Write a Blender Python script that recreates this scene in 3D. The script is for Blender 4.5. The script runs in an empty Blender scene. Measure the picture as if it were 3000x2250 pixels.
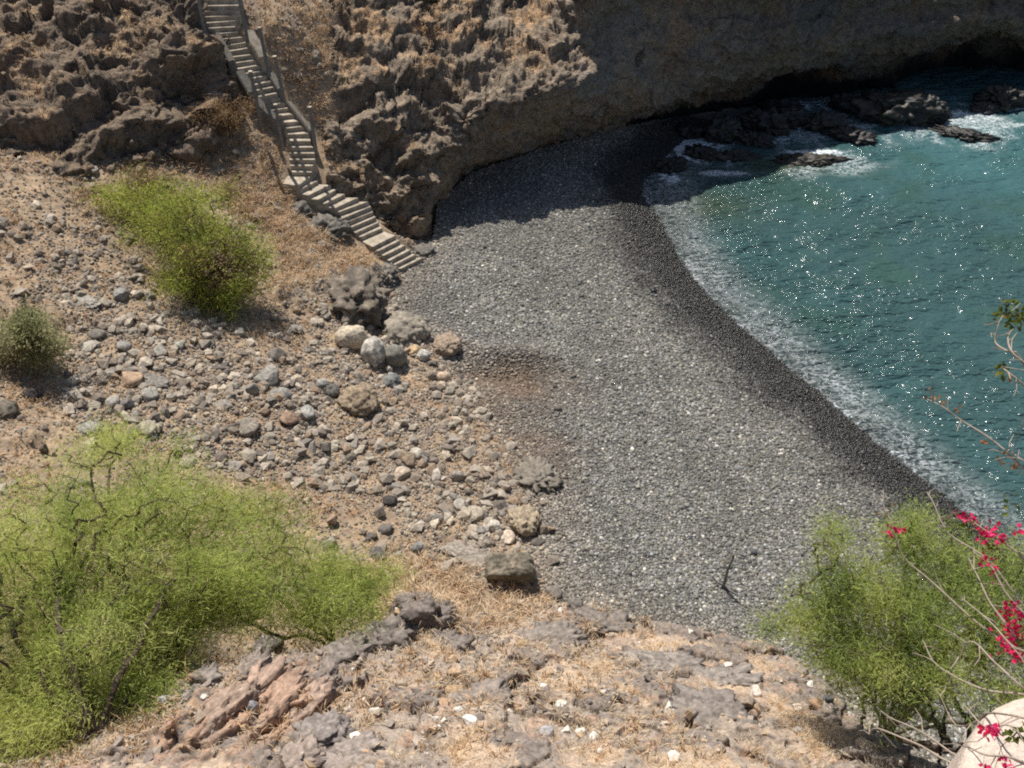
import bpy, bmesh, math, random
import numpy as np
from mathutils import Vector, Matrix
rng = np.random.default_rng(7)
random.seed(7)
scene = bpy.context.scene
COL = scene.collection

# ------------------------------------------------------------------ camera model
CAMH, PITCH, F = 22.0, math.radians(42), 887.0
SP, CP = math.sin(PITCH), math.cos(PITCH)

def ray(px, py):
    u, v = (px - 512) / F, (py - 384) / F
    return np.array([u, CP - v * SP, -SP - v * CP])

def at(px, py, z):
    d = ray(px, py)
    t = (z - CAMH) / d[2]
    return np.array([d[0] * t, d[1] * t, z])

def at_depth(px, py, dep):
    d = ray(px, py)
    return np.array([d[0] * dep, d[1] * dep, CAMH + d[2] * dep])

def depth_of(p):
    return p[1] * CP + (CAMH - p[2]) * SP

def project(P):
    P = np.asarray(P, float)
    dep = P[..., 1] * CP + (CAMH - P[..., 2]) * SP
    up = P[..., 1] * SP - (CAMH - P[..., 2]) * CP
    return 512 + F * P[..., 0] / dep, 384 - F * up / dep, dep

# ------------------------------------------------------------------ numpy noise
def _hash(ix, iy, iz, seed):
    h = (ix.astype(np.int64) * 374761393 + iy.astype(np.int64) * 668265263 + iz.astype(np.int64) * 2147483647 + seed * 974634777) & 0xFFFFFFFF
    h = ((h ^ (h >> 13)) * 1274126177) & 0xFFFFFFFF
    h = ((h ^ (h >> 16)) * 2246822519) & 0xFFFFFFFF
    return h ^ (h >> 13)

def gnoise(P, seed=0):
    P = np.asarray(P, float)
    i = np.floor(P)
    f = P - i
    i = i.astype(np.int64)
    u = f * f * f * (f * (f * 6 - 15) + 10)
    out = np.zeros(len(P))
    for dx in (0, 1):
        wx = u[:, 0] if dx else 1 - u[:, 0]
        for dy in (0, 1):
            wy = u[:, 1] if dy else 1 - u[:, 1]
            for dz in (0, 1):
                wz = u[:, 2] if dz else 1 - u[:, 2]
                h = _hash(i[:, 0] + dx, i[:, 1] + dy, i[:, 2] + dz, seed)
                gx = (h & 1023) / 511.5 - 1
                gy = ((h >> 10) & 1023) / 511.5 - 1
                gz = ((h >> 20) & 1023) / 511.5 - 1
                out += wx * wy * wz * (gx * (f[:, 0] - dx) + gy * (f[:, 1] - dy) + gz * (f[:, 2] - dz))
    return out * 1.3

def fbm(P, octs=4, seed=0, lac=2.1, gain=0.5):
    P = np.asarray(P, float)
    a, s, out = 1.0, 1.0, np.zeros(len(P))
    for o in range(octs):
        out += a * gnoise(P * s + 17.3 * o, seed + o)
        a *= gain
        s *= lac
    return out

def ridged(P, octs=4, seed=0, lac=2.1, gain=0.5):
    P = np.asarray(P, float)
    a, s, out = 1.0, 1.0, np.zeros(len(P))
    for o in range(octs):
        out += a * (1 - 2.2 * np.abs(gnoise(P * s + 11.7 * o, seed + o)))
        a *= gain
        s *= lac
    return out

def worley(P, seed=0):
    """F1, F2 and the cell's random number"""
    P = np.asarray(P, float)
    i = np.floor(P).astype(np.int64)
    f1 = np.full(len(P), 9.0)
    f2 = np.full(len(P), 9.0)
    cid = np.zeros(len(P))
    for dx in (-1, 0, 1):
        for dy in (-1, 0, 1):
            for dz in (-1, 0, 1):
                c = i + np.array([dx, dy, dz])
                h = _hash(c[:, 0], c[:, 1], c[:, 2], seed)
                q = c + np.stack([(h & 1023) / 1023.0, ((h >> 10) & 1023) / 1023.0, ((h >> 20) & 1023) / 1023.0], 1)
                d = np.sqrt(((P - q) ** 2).sum(1))
                near = d < f1
                f2 = np.where(near, f1, np.minimum(f2, d))
                cid = np.where(near, (h % 9973) / 9973.0, cid)
                f1 = np.where(near, d, f1)
    return f1, f2, cid

def facets(P, seed, tilt=1.0):
    """broken-block relief: every cell is a plane with its own height and tilt"""
    P = np.asarray(P, float)
    i = np.floor(P).astype(np.int64)
    f1 = np.full(len(P), 9.0)
    out = np.zeros(len(P))
    for dx in (-1, 0, 1):
        for dy in (-1, 0, 1):
            for dz in (-1, 0, 1):
                c = i + np.array([dx, dy, dz])
                h = _hash(c[:, 0], c[:, 1], c[:, 2], seed)
                h2 = _hash(c[:, 0], c[:, 1], c[:, 2], seed + 77)
                q = P - c - np.stack([(h & 1023) / 1023.0, ((h >> 10) & 1023) / 1023.0, ((h >> 20) & 1023) / 1023.0], 1)
                d = np.sqrt((q ** 2).sum(1))
                v = (h2 & 255) / 255.0 - 0.5 + tilt * (q[:, 0] * (((h2 >> 8) & 255) / 127.5 - 1) + q[:, 1] * (((h2 >> 16) & 255) / 127.5 - 1) + q[:, 2] * (((h2 >> 24) & 255) / 127.5 - 1))
                near = d < f1
                out = np.where(near, v, out)
                f1 = np.where(near, d, f1)
    return out

def sstep(a, b, x):
    t = np.clip((x - a) / (b - a), 0, 1)
    return t * t * (3 - 2 * t)

class TPS:
    def __init__(s, pts, smooth=0.02):
        pts = np.asarray(pts, float)
        s.c = pts[:, :2]
        n = len(pts)
        d = np.linalg.norm(s.c[:, None] - s.c[None], axis=2)
        K = s.phi(d) + smooth * np.eye(n)
        Pm = np.hstack([np.ones((n, 1)), s.c])
        A = np.zeros((n + 3, n + 3))
        A[:n, :n] = K
        A[:n, n:] = Pm
        A[n:, :n] = Pm.T
        s.w = np.linalg.solve(A, np.concatenate([pts[:, 2], np.zeros(3)]))
    @staticmethod
    def phi(r):
        return np.where(r > 1e-9, r * r * np.log(np.maximum(r, 1e-9)), 0)
    def __call__(s, X, Y):
        sh = X.shape
        x, y = X.ravel(), Y.ravel()
        out = s.w[-3] + s.w[-2] * x + s.w[-1] * y
        for k, (cx, cy) in enumerate(s.c):
            r2 = (x - cx) ** 2 + (y - cy) ** 2
            out = out + s.w[k] * 0.5 * r2 * np.log(np.maximum(r2, 1e-18))
        return out.reshape(sh)

def sdf(poly, X, Y):
    """signed distance to a polygon, positive outside"""
    poly = np.asarray(poly, float)[:, :2]
    x, y = X.ravel(), Y.ravel()
    best = np.full(len(x), 1e9)
    inside = np.zeros(len(x), bool)
    for k in range(len(poly)):
        a, b = poly[k], poly[(k + 1) % len(poly)]
        e = b - a
        t = np.clip(((x - a[0]) * e[0] + (y - a[1]) * e[1]) / max(e @ e, 1e-12), 0, 1)
        best = np.minimum(best, (x - a[0] - t * e[0]) ** 2 + (y - a[1] - t * e[1]) ** 2)
        c = (a[1] > y) != (b[1] > y)
        den = e[1] if abs(e[1]) > 1e-12 else 1e-12
        inside ^= c & (x < e[0] * (y - a[1]) / den + a[0])
    d = np.sqrt(best)
    return np.where(inside, -d, d).reshape(X.shape)

def blob(X, Y, px, py, z, rx, ry):
    c = at(px, py, z)
    return np.exp(-(((X - c[0]) / rx) ** 2 + ((Y - c[1]) / ry) ** 2))

# ------------------------------------------------------------------ mesh / object helpers
def np_mesh(name, V, faces, colors=None, attrs=None, smooth=True):
    """faces: (n,3) or (n,4) array, or a list of such arrays"""
    V = np.ascontiguousarray(V, np.float32)
    if not isinstance(faces, list):
        faces = [faces]
    loops = np.concatenate([f.ravel() for f in faces]).astype(np.int32)
    counts = np.concatenate([np.full(len(f), f.shape[1]) for f in faces]).astype(np.int32)
    starts = np.concatenate([[0], np.cumsum(counts)[:-1]]).astype(np.int32)
    me = bpy.data.meshes.new(name)
    me.vertices.add(len(V))
    me.vertices.foreach_set('co', V.ravel())
    me.loops.add(len(loops))
    me.loops.foreach_set('vertex_index', loops)
    me.polygons.add(len(counts))
    me.polygons.foreach_set('loop_start', starts)
    me.polygons.foreach_set('loop_total', counts)
    me.update(calc_edges=True)
    me.polygons.foreach_set('use_smooth', np.full(len(counts), bool(smooth)))
    if colors is not None:
        a = me.attributes.new('Col', 'FLOAT_COLOR', 'POINT')
        c = np.ones((len(V), 4), np.float32)
        c[:, :3] = colors
        a.data.foreach_set('color', c.ravel())
    for k, v in (attrs or {}).items():
        a = me.attributes.new(k, 'FLOAT', 'POINT')
        a.data.foreach_set('value', np.ascontiguousarray(v, np.float32))
    return me

def link(name, me, mat=None, parent=None):
    o = bpy.data.objects.new(name, me)
    COL.objects.link(o)
    if mat is not None and me is not None and not me.materials:
        me.materials.append(mat)
    if parent is not None:
        o.parent = parent
    return o

def tag(o, label=None, cat=None, group=None, kind=None):
    if label: o['label'] = label
    if cat: o['category'] = cat
    if group: o['group'] = group
    if kind: o['kind'] = kind
    return o

def empty(name, loc, label, cat, group=None):
    o = bpy.data.objects.new(name, None)
    o.empty_display_size = 0.2
    o.location = loc
    COL.objects.link(o)
    return tag(o, label, cat, group)

def grid_faces(nj, ni):
    idx = np.arange(nj * ni).reshape(nj, ni)
    return np.stack([idx[:-1, :-1], idx[:-1, 1:], idx[1:, 1:], idx[1:, :-1]], -1).reshape(-1, 4)

def compact(V, Fc, *arrs):
    used = np.unique(Fc)
    m = np.full(len(V), -1)
    m[used] = np.arange(len(used))
    return (V[used], m[Fc]) + tuple(a[used] for a in arrs)

# ------------------------------------------------------------------ materials
def new_mat(name):
    m = bpy.data.materials.new(name)
    m.use_nodes = True
    nt = m.node_tree
    return m, nt, nt.nodes['Principled BSDF']

def N(nt, t, **kw):
    n = nt.nodes.new(t)
    for k, v in kw.items():
        setattr(n, k, v)
    return n

def mottle(nt, src, scale, lo, hi, detail=5):
    """multiply a colour by fine procedural noise"""
    geo = N(nt, 'ShaderNodeNewGeometry')
    no = N(nt, 'ShaderNodeTexNoise')
    no.inputs['Scale'].default_value = scale
    no.inputs['Detail'].default_value = detail
    no.inputs['Roughness'].default_value = 0.65
    nt.links.new(geo.outputs['Position'], no.inputs['Vector'])
    mr = N(nt, 'ShaderNodeMapRange')
    mr.inputs['From Min'].default_value = 0.3
    mr.inputs['From Max'].default_value = 0.7
    mr.inputs['To Min'].default_value = lo
    mr.inputs['To Max'].default_value = hi
    nt.links.new(no.outputs['Fac'], mr.inputs['Value'])
    mx = N(nt, 'ShaderNodeVectorMath', operation='SCALE')
    nt.links.new(src, mx.inputs[0])
    nt.links.new(mr.outputs['Result'], mx.inputs['Scale'])
    return mx.outputs['Vector'], no

def add_bump(nt, bs, height, strength, dist):
    b = N(nt, 'ShaderNodeBump')
    b.inputs['Strength'].default_value = strength
    b.inputs['Distance'].default_value = dist
    nt.links.new(height, b.inputs['Height'])
    nt.links.new(b.outputs['Normal'], bs.inputs['Normal'])

def vcol_mat(name, rough=0.9, scale=9, lo=0.7, hi=1.3, bump=0.5, bdist=0.03, spec=0.25, source='attr', rough_attr=None):
    m, nt, bs = new_mat(name)
    if source == 'attr':
        a = N(nt, 'ShaderNodeAttribute', attribute_name='Col')
        c = a.outputs['Color']
    elif source == 'object':
        a = N(nt, 'ShaderNodeObjectInfo')
        c = a.outputs['Color']
    else:
        a = N(nt, 'ShaderNodeRGB')
        a.outputs[0].default_value = (*source, 1)
        c = a.outputs[0]
    out, no = mottle(nt, c, scale, lo, hi)
    nt.links.new(out, bs.inputs['Base Color'])
    bs.inputs['Roughness'].default_value = rough
    bs.inputs['Specular IOR Level'].default_value = spec
    if rough_attr:
        ra = N(nt, 'ShaderNodeAttribute', attribute_name=rough_attr)
        nt.links.new(ra.outputs['Fac'], bs.inputs['Roughness'])
    if bump:
        add_bump(nt, bs, no.outputs['Fac'], bump, bdist)
    return m

def leaf_mat(name, trans=0.35, tint=(1, 1, 1)):
    m, nt, bs = new_mat(name)
    a = N(nt, 'ShaderNodeAttribute', attribute_name='Col')
    nt.links.new(a.outputs['Color'], bs.inputs['Base Color'])
    bs.inputs['Roughness'].default_value = 0.55
    bs.inputs['Specular IOR Level'].default_value = 0.25
    tr = N(nt, 'ShaderNodeBsdfTranslucent')
    nt.links.new(a.outputs['Color'], tr.inputs['Color'])
    mx = N(nt, 'ShaderNodeMixShader')
    mx.inputs[0].default_value = trans
    nt.links.new(bs.outputs[0], mx.inputs[1])
    nt.links.new(tr.outputs[0], mx.inputs[2])
    nt.links.new(mx.outputs[0], nt.nodes['Material Output'].inputs['Surface'])
    return m

M_ground = vcol_mat('ground_earth', 0.95, 7, 0.66, 1.36, 0.6, 0.05)
M_ledge = vcol_mat('ledge_bedrock', 0.92, 16, 0.62, 1.4, 0.7, 0.02)
M_beach = vcol_mat('beach_bed', 0.9, 30, 0.6, 1.3, 0.5, 0.02)
M_cliff = vcol_mat('cliff_rock', 0.95, 7, 0.55, 1.5, 1.0, 0.14)
M_pebble = vcol_mat('pebble_stone', 0.85, 40, 0.75, 1.25, 0, 0, 0.35, rough_attr='rough')
M_stone = vcol_mat('loose_stone', 0.9, 14, 0.66, 1.34, 0.5, 0.02, source='object')
M_stonev = vcol_mat('boulder_stone', 0.92, 12, 0.62, 1.38, 0.7, 0.03)
M_wetrock = vcol_mat('wet_rock', 0.5, 6, 0.55, 1.4, 0.9, 0.05, 0.5)
M_conc = vcol_mat('weathered_concrete', 0.9, 4, 0.5, 1.3, 0.3, 0.01, source=(0.40, 0.34, 0.262))
M_conc_dark = vcol_mat('grey_concrete', 0.9, 9, 0.6, 1.3, 0.3, 0.01, source=(0.20, 0.18, 0.15))
M_post = vcol_mat('post_metal', 0.7, 12, 0.7, 1.3, 0.2, 0.01, source=(0.20, 0.195, 0.18))
M_stick = vcol_mat('grey_driftwood', 0.85, 12, 0.7, 1.3, 0.3, 0.01, source=(0.17, 0.16, 0.145))
M_straw = leaf_mat('dry_grass_blades', 0.25)
M_leaf = leaf_mat('leaf_green', 0.62)
M_bark = vcol_mat('bark', 0.9, 20, 0.6, 1.4, 0.4, 0.01, source=(0.075, 0.055, 0.042))
M_twig = vcol_mat('pale_twig', 0.8, 20, 0.75, 1.25, 0.2, 0.005, source=(0.33, 0.27, 0.21))
M_petal = leaf_mat('bract_magenta', 0.35)
M_plaster = vcol_mat('pink_plaster', 0.92, 30, 0.72, 1.18, 0.9, 0.02, source=(0.60, 0.49, 0.405))

# ------------------------------------------------------------------ terrain
L = lambda pts: [tuple(at(*p)) for p in pts]
# the line where hillside, and then the cliff foot, meets the beach
hill_edge = L([(850, 700, 1.8), (640, 640, 2.2), (548, 592, 2.25), (540, 560, 2.2), (538, 505, 2.15), (515, 455, 2.1), (478, 405, 2.1), (455, 372, 2.1),
               (430, 343, 2.05), (392, 325, 2.05), (385, 298, 2.0), (398, 283, 1.95), (412, 264, 1.85), (426, 243, 1.6)])
toe_px = [(432, 238, 1.5), (437, 203, 1.4), (470, 173, 1.3), (520, 155, 1.2), (580, 136, 1.0), (610, 129, 0.9), (650, 120, 0.6), (740, 105, 0.2), (850, 93, 0.0), (940, 90, 0.0), (1024, 86, 0.0), (1150, 80, 0.0)]
toe = L(toe_px)
beach_poly = hill_edge + toe + [(60, 50, 0), (60, 4, 0), (14, 4, 0)]

shore_px = [(640, 192), (655, 215), (668, 240), (700, 288), (758, 343), (828, 403), (898, 462), (950, 502), (1000, 540), (1060, 585), (1150, 640)]
shore = L([(a, b, 0) for a, b in shore_px])
bctrl = list(shore)
bctrl += hill_edge[1:] + toe[:9]
bctrl += L([(585, 215, 0.8), (600, 250, 0.75), (625, 285, 0.75), (680, 340, 0.7), (735, 388, 0.7), (795, 445, 0.7), (860, 505, 0.7), (910, 550, 0.7), (960, 600, 0.8),
            (520, 300, 1.45), (450, 290, 1.8), (560, 350, 1.5), (620, 420, 1.4), (600, 500, 1.8), (700, 500, 1.25), (720, 580, 1.4), (800, 560, 1.0), (480, 340, 1.8), (500, 260, 1.5), (560, 190, 1.0)])
bctrl += L([(690, 200, -0.5), (720, 250, -0.7), (780, 300, -1.0), (860, 370, -1.0), (960, 460, -1.0), (1024, 520, -0.8), (800, 220, -1.8), (950, 330, -2.0), (1024, 420, -2.0),
            (690, 165, -0.35), (760, 150, -0.8), (850, 130, -1.0), (950, 130, -1.2), (1024, 120, -1.6), (1000, 200, -2.6)])
bctrl += [(40, 20, -3), (40, 40, -4), (20, 5, -2)]
Hb_f = TPS(bctrl, 0.3)

# stair levels: (left end, right end) of each step's front edge, bottom to top
RISER = 0.17
low_edges = [((401, 268.6), (423.5, 257.7)), ((394, 265.0), (415.5, 254.5)), ((389.5, 260.5), (411, 249.5)), ((384, 256), (405.3, 245)), ((379, 251), (399.8, 240.2)),
             ((372.5, 247), (395.7, 235.2)), ((360.5, 237.2), (382.4, 227.6)), ((356, 232.5), (378.8, 221.7)), ((351, 227.3), (376, 216.8)), ((346.3, 222.6), (373, 211.5)),
             ((342.5, 218.6), (371, 206.3)), ((339.5, 212), (368.6, 201.5)), ((334.3, 208), (358.4, 197.8)), ((325.6, 203.2), (345, 193.8)), ((318.5, 199.8), (336, 189.8)),
             ((308, 195.2), (330.9, 184.6)), ((299.6, 189.8), (318, 180.4)), ((297, 185.4), (311.8, 176))]
up_edges = [((291.5, 172), (311.2, 172)), ((290.2, 165.8), (312, 166)), ((289, 159.8), (314.6, 159.6)), ((289.4, 153.5), (314.5, 153.6)), ((289, 147.4), (313.3, 147.3)),
            ((286.6, 141.4), (310.4, 141)), ((285.8, 134.4), (309.4, 133.8)), ((284.8, 128.6), (305.6, 126.6)), ((282, 123), (300.6, 120.8)), ((277, 116.6), (296, 114)),
            ((270, 110.4), (291, 107.6)), ((262, 105.6), (285, 102.6)), ((260, 101), (280.5, 97.4)), ((258.4, 96.4), (277.6, 92.8)), ((257, 90.4), (275, 86.8)),
            ((255, 84.6), (271.6, 81.2)), ((251, 79), (267.4, 75.6)), ((245.4, 74), (263, 70.4)), ((238, 68.8), (259.6, 65.4)), ((234.8, 63), (256.4, 59.8)),
            ((231.8, 57.2), (253, 54.4)), ((229.6, 51.4), (249.8, 48.6)), ((227, 45.2), (246.4, 42.8)), ((221, 39.8), (243, 37.4)), ((213, 34.8), (238, 32)),
            ((208, 28.9), (235, 26.8)), ((206, 23.1), (234.5, 21)), ((203, 17), (235, 15.4)), ((198, 11.4), (236.5, 9.8)), ((194, 6), (238.5, 4.8)), ((191, 0), (239.5, -1.2)), ((190, -7), (240.5, -8))]
Z0 = 1.85
steps = []
for k, (a, b) in enumerate(low_edges + up_edges):
    z = Z0 + RISER * (k + 1)
    steps.append((at(*a, z), at(*b, z), z))

hctrl = list(hill_edge)
hctrl += L([(300, 200, 4.3), (330, 222, 3.7), (350, 240, 3.1), (370, 262, 2.6), (345, 270, 3.0), (250, 300, 4.1), (100, 300, 5.7), (0, 350, 6.2), (0, 250, 7.0), (0, 170, 7.7), (100, 200, 6.5),
            (200, 165, 6.1), (260, 180, 5.2), (250, 240, 4.6), (100, 450, 5.5), (250, 450, 4.2), (400, 450, 2.8), (0, 550, 6.5), (150, 550, 5.0), (300, 550, 3.6), (420, 550, 2.8),
            (0, 700, 7.0), (90, 735, 7.2), (250, 370, 4.2), (350, 370, 3.0), (450, 580, 2.8), (300, 300, 3.7)])
hctrl += L([(0, 0, 10.5), (0, 60, 9.4), (0, 120, 8.3), (100, 0, 10.4), (100, 60, 9.2), (100, 120, 7.8), (100, 165, 7.0), (170, 0, 10.3), (170, 50, 9.2), (180, 118, 7.2),
            (230, 95, 7.4), (150, 140, 7.0)])
hctrl += L([(424, 165, 4.2), (400, 200, 3.3), (412, 235, 2.1), (385, 215, 3.3), (350, 150, 5.1), (400, 110, 5.9), (420, 60, 6.9), (450, 10, 8.0), (340, 60, 7.4), (340, 105, 6.4),
            (290, 20, 9.4), (330, 170, 4.9), (360, 0, 8.9)])
for k in range(0, len(steps), 5):
    p = (steps[k][0] + steps[k][1]) / 2
    hctrl.append((p[0], p[1] + 0.1, p[2] - 0.3))
hctrl += [(-26, 42, 14.5), (-10, 46, 12.5), (0, 48, 10.5), (10, 50, 9.5), (20, 54, 8), (30, 56, 6.5), (0, 43, 9.0), (-30, 20, 14), (-26, 6, 14), (-20, 2, 13), (0, 6, 2.6), (6, 6, 2.0), (-4, 8, 3.6), (10, 7, 1.6)]
Hh_f = TPS(hctrl, 0.25)

GS = 0.07
gx = np.arange(-27, 26, GS)
gy = np.arange(4, 54, GS)
GX, GY = np.meshgrid(gx, gy)
Hb = Hb_f(GX, GY)
dpit = blob(GX, GY, 500, 372, 1.8, 1.6, 0.9)
Hb = Hb - 0.48 * dpit + 0.20 * blob(GX, GY, 515, 350, 1.8, 1.7, 0.5)
dB = sdf(beach_poly, GX, GY)
P2 = np.stack([GX.ravel(), GY.ravel(), np.zeros(GX.size)], 1)
wob = fbm(P2 * 0.8, 4, 5).reshape(GX.shape)
dBw = dB + 0.35 * wob
Hh = Hh_f(GX, GY)
behind = sstep(3.0, 6.0, GX) * sstep(36, 39, GY)     # behind the cliff foot the cliff mesh itself is the wall
H = np.where(dB < 0, Hb, np.maximum(Hb - 0.05, np.minimum(Hh, Hb + 2.4 * dB * (1 - behind))))
H = np.where(dB > 0, H * (1 - behind) - 0.8 * behind, H)
del Hh

# where bare crag sticks out of the slope
crag_polys = [
    ([(300, 195), (330, 215), (345, 238), (325, 240), (298, 215)], 4),
    ([(322, 300), (330, 275), (365, 262), (395, 262), (385, 300), (350, 312)], 2.6),
    ([(280, 285), (330, 285), (330, 300), (285, 300)], 3.3),
]
loft_polys = [[(-90, 160), (0, 150), (60, 170), (120, 165), (170, 150), (218, 130), (228, 105), (205, 40), (190, -40), (-90, -40)],
              [(332, 190), (372, 214), (405, 238), (432, 240), (470, 200), (600, 120), (600, -40), (345, -40), (330, 60)]]
rockm = np.zeros(GX.shape)
PX, PY, _ = project(np.stack([GX, GY, H], -1))
for poly, zz in crag_polys:
    d = sdf(np.array(poly, float), PX, PY)
    rockm = np.maximum(rockm, sstep(14, -14, d + 16 * wob))
rockm *= (dB > 0.02)
loftm = np.zeros(GX.shape)
for poly in loft_polys:
    loftm = np.maximum(loftm, sstep(2, -12, sdf(np.array(poly, float), PX, PY)))
loftm *= (dB > 0)
stair_mid = np.array([(s[0] + s[1]) / 2 for s in steps])
dst = np.full(GX.shape, 1e9)
for k in range(0, len(steps), 2):
    dst = np.minimum(dst, (GX - stair_mid[k, 0]) ** 2 + (GY - stair_mid[k, 1]) ** 2)
dst = np.sqrt(dst)
near_stair = sstep(1.5, 0.75, dst)
rockm *= (1 - near_stair)

P3 = np.stack([GX.ravel(), GY.ravel(), H.ravel()], 1)
big = ridged(P3 * np.array([0.42, 0.42, 0.75]), 3, 21).reshape(GX.shape)
mid = ridged(P3 * 1.3, 3, 31, gain=0.55).reshape(GX.shape)
f1, f2, _c = worley(P3 * 1.9 + 0.4 * np.stack([wob.ravel()] * 3, 1), 3)
lump = (0.55 - f1).reshape(GX.shape)
patchy = fbm(P2 * 0.55, 3, 77).reshape(GX.shape)
hillm = (dB > 0).astype(float)
rockm_low = sstep(0.28, 0.65, patchy) * hillm * (1 - near_stair) * 0.35
rk = np.maximum(rockm, rockm_low)
fine = fbm(P2 * 5.5, 3, 41).reshape(GX.shape)
Z = H + rk * (0.42 * (big - 0.5) + 0.26 * (mid - 0.5) + 0.34 * lump) + hillm * (0.05 * fine + 0.12 * wob * (1 - near_stair)) + (1 - hillm) * 0.03 * wob
Z -= 0.45 * near_stair * hillm * sstep(0.4, 1.0, Z - H + 0.6)
Z -= 1.3 * loftm
Z -= 0.4 * blob(GX, GY, 325, 228, 3.6, 0.8, 0.35)

def lookup(arr, x, y):
    x = np.clip((np.asarray(x) - gx[0]) / GS, 0, len(gx) - 1.001)
    y = np.clip((np.asarray(y) - gy[0]) / GS, 0, len(gy) - 1.001)
    i, j = x.astype(int), y.astype(int)
    fx, fy = x - i, y - j
    return (arr[j, i] * (1 - fx) + arr[j, i + 1] * fx) * (1 - fy) + (arr[j + 1, i] * (1 - fx) + arr[j + 1, i + 1] * fx) * fy

# colours of the main ground
soil = np.array([0.26, 0.195, 0.135])
straw = np.array([0.345, 0.25, 0.16])
orange = np.array([0.265, 0.165, 0.098])
rockc = np.array([0.185, 0.155, 0.125])
darkr = np.array([0.10, 0.088, 0.076])
bedc = np.array([0.10, 0.093, 0.084])
n1 = fbm(P2 * 0.9, 4, 51).reshape(GX.shape)
n2 = fbm(P2 * 3.1, 4, 61).reshape(GX.shape)
n3 = fbm(P2 * 9.0, 2, 71).reshape(GX.shape)
mix = lambda a, b, t: a * (1 - t[..., None]) + b * t[..., None]
C = mix(np.broadcast_to(soil, GX.shape + (3,)), straw, sstep(-0.1, 0.5, n1 + 0.5 * n2))
C = mix(C, orange, sstep(0.15, 0.6, n2 - 0.4 * n1) * 0.75)
rcol = mix(np.broadcast_to(rockc, GX.shape + (3,)), darkr, sstep(-0.2, 0.5, n2))
C = mix(C, rcol, np.clip(sstep(0.25, 0.6, rk + 0.25 * n2), 0, 1))
onr = sstep(0.15, 0.5, n1 + 0.5 * n3) * (rockm > 0.4)          # grass caught on the crag's shelves
C = mix(C, straw * 0.9, onr * 0.75)
C *= (1 + 0.35 * n3)[..., None]
brown = (1 + 0.5 * n1) * np.maximum(blob(GX, GY, 505, 380, 1.8, 2.0, 1.3), np.maximum(0.9 * blob(GX, GY, 450, 410, 2.2, 2.6, 1.8), 0.7 * blob(GX, GY, 520, 450, 2.1, 1.6, 1.6)))
brownc = np.array([0.15, 0.105, 0.075])
beachC = mix(np.broadcast_to(bedc, GX.shape + (3,)), brownc, np.clip(brown * 1.2, 0, 1))
isb = sstep(0.25, -0.25, dBw)
C = mix(C, beachC, isb)
C = np.clip(C, 0.01, 1)

Fq = grid_faces(len(gy), len(gx))
Vt = np.stack([GX.ravel(), GY.ravel(), Z.ravel()], 1)
# roughen the crag sideways as well, so ledges overhang a little
jit = np.stack([gnoise(P3 * 2.3, 91), gnoise(P3 * 2.3, 92), np.zeros(len(P3))], 1) * (0.16 * rockm.ravel())[:, None]
Vt = Vt + jit
cz = Z.ravel()[Fq].mean(1)
cb = dB.ravel()[Fq].mean(1)
deep = cz < -1.2
hill_sel = (cb >= 0) & ~deep
V, Fh, Ch = compact(Vt, Fq[hill_sel], C.reshape(-1, 3))
tag(link('hillside', np_mesh('hillside', V, Fh, Ch), M_ground), 'dry stony hillside with straw grass and bare dark crag', 'hillside', kind='structure')
V, Fb, Cb = compact(Vt, Fq[(cb < 0) & ~deep], C.reshape(-1, 3))
tag(link('beach', np_mesh('beach', V, Fb, Cb), M_beach), 'dark gravel beach curving between the dry slope and the sea', 'beach', kind='structure')

# ------------------------------------------------------------------ foreground ledge
LS = 0.028
lx = np.arange(-10.5, 9.5, LS)
ly = np.arange(1.2, 13.2, LS)
LX, LY = np.meshgrid(lx, ly)
lctrl = L([(-60, 775, 8.6), (60, 755, 8.5), (170, 705, 8.1), (250, 668, 7.5), (330, 655, 7.1), (390, 628, 6.6), (430, 606, 6.35), (470, 640, 6.5), (505, 622, 5.9), (560, 612, 5.6), (640, 630, 5.5),
           (720, 645, 5.5), (800, 672, 5.9), (850, 720, 6.8), (930, 768, 8.2), (300, 768, 9.3), (100, 800, 9.3), (512, 768, 9.2), (700, 768, 9.0), (512, 690, 7.8), (350, 705, 8.3), (650, 700, 7.4), (800, 740, 8.0),
           (512, 860, 10.6), (0, 860, 10.6), (1000, 860, 10.6), (780, 700, 6.9), (580, 655, 6.4)])
Hl_f = TPS(lctrl, 0.15)
ledge_poly = L([(-140, 800, 8.6), (-50, 772, 8.6), (50, 748, 8.5), (150, 706, 8.1), (200, 664, 7.7), (240, 652, 7.5), (330, 652, 7.1), (385, 628, 6.6), (408, 602, 6.4), (440, 598, 6.3), (452, 620, 6.4), (480, 612, 6.0), (545, 596, 5.6),
                (600, 606, 5.5), (680, 618, 5.5), (780, 640, 5.6), (825, 680, 6.1), (870, 730, 7.0), (930, 760, 8.0), (1000, 775, 8.6)]) + [(9.5, 1, 0), (-12, 1, 0)]
dL = sdf(ledge_poly, LX, LY)
PL = np.stack([LX.ravel(), LY.ravel(), np.zeros(LX.size)], 1)
lw = fbm(PL * 1.2, 3, 105).reshape(LX.shape)
ql = np.stack([LX.ravel() * 0.9 + LY.ravel() * 0.55, LY.ravel() * 1.25 - LX.ravel() * 0.5, np.zeros(LX.size)], 1)
qw = ql * 0.95 + 0.35 * np.stack([fbm(PL * 1.6, 2, 8), fbm(PL * 1.6, 2, 9), 0 * PL[:, 0]], 1)
w1, w2, wc = worley(qw, 13)
slab = (wc - 0.5).reshape(LX.shape)
crack = sstep(0.10, 0.0, w2 - w1).reshape(LX.shape)
qv = ql * 3.4 + 0.3 * np.stack([fbm(PL * 4, 2, 18), fbm(PL * 4, 2, 19), 0 * PL[:, 0]], 1)
v1, v2, vc = worley(qv, 23)
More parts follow.
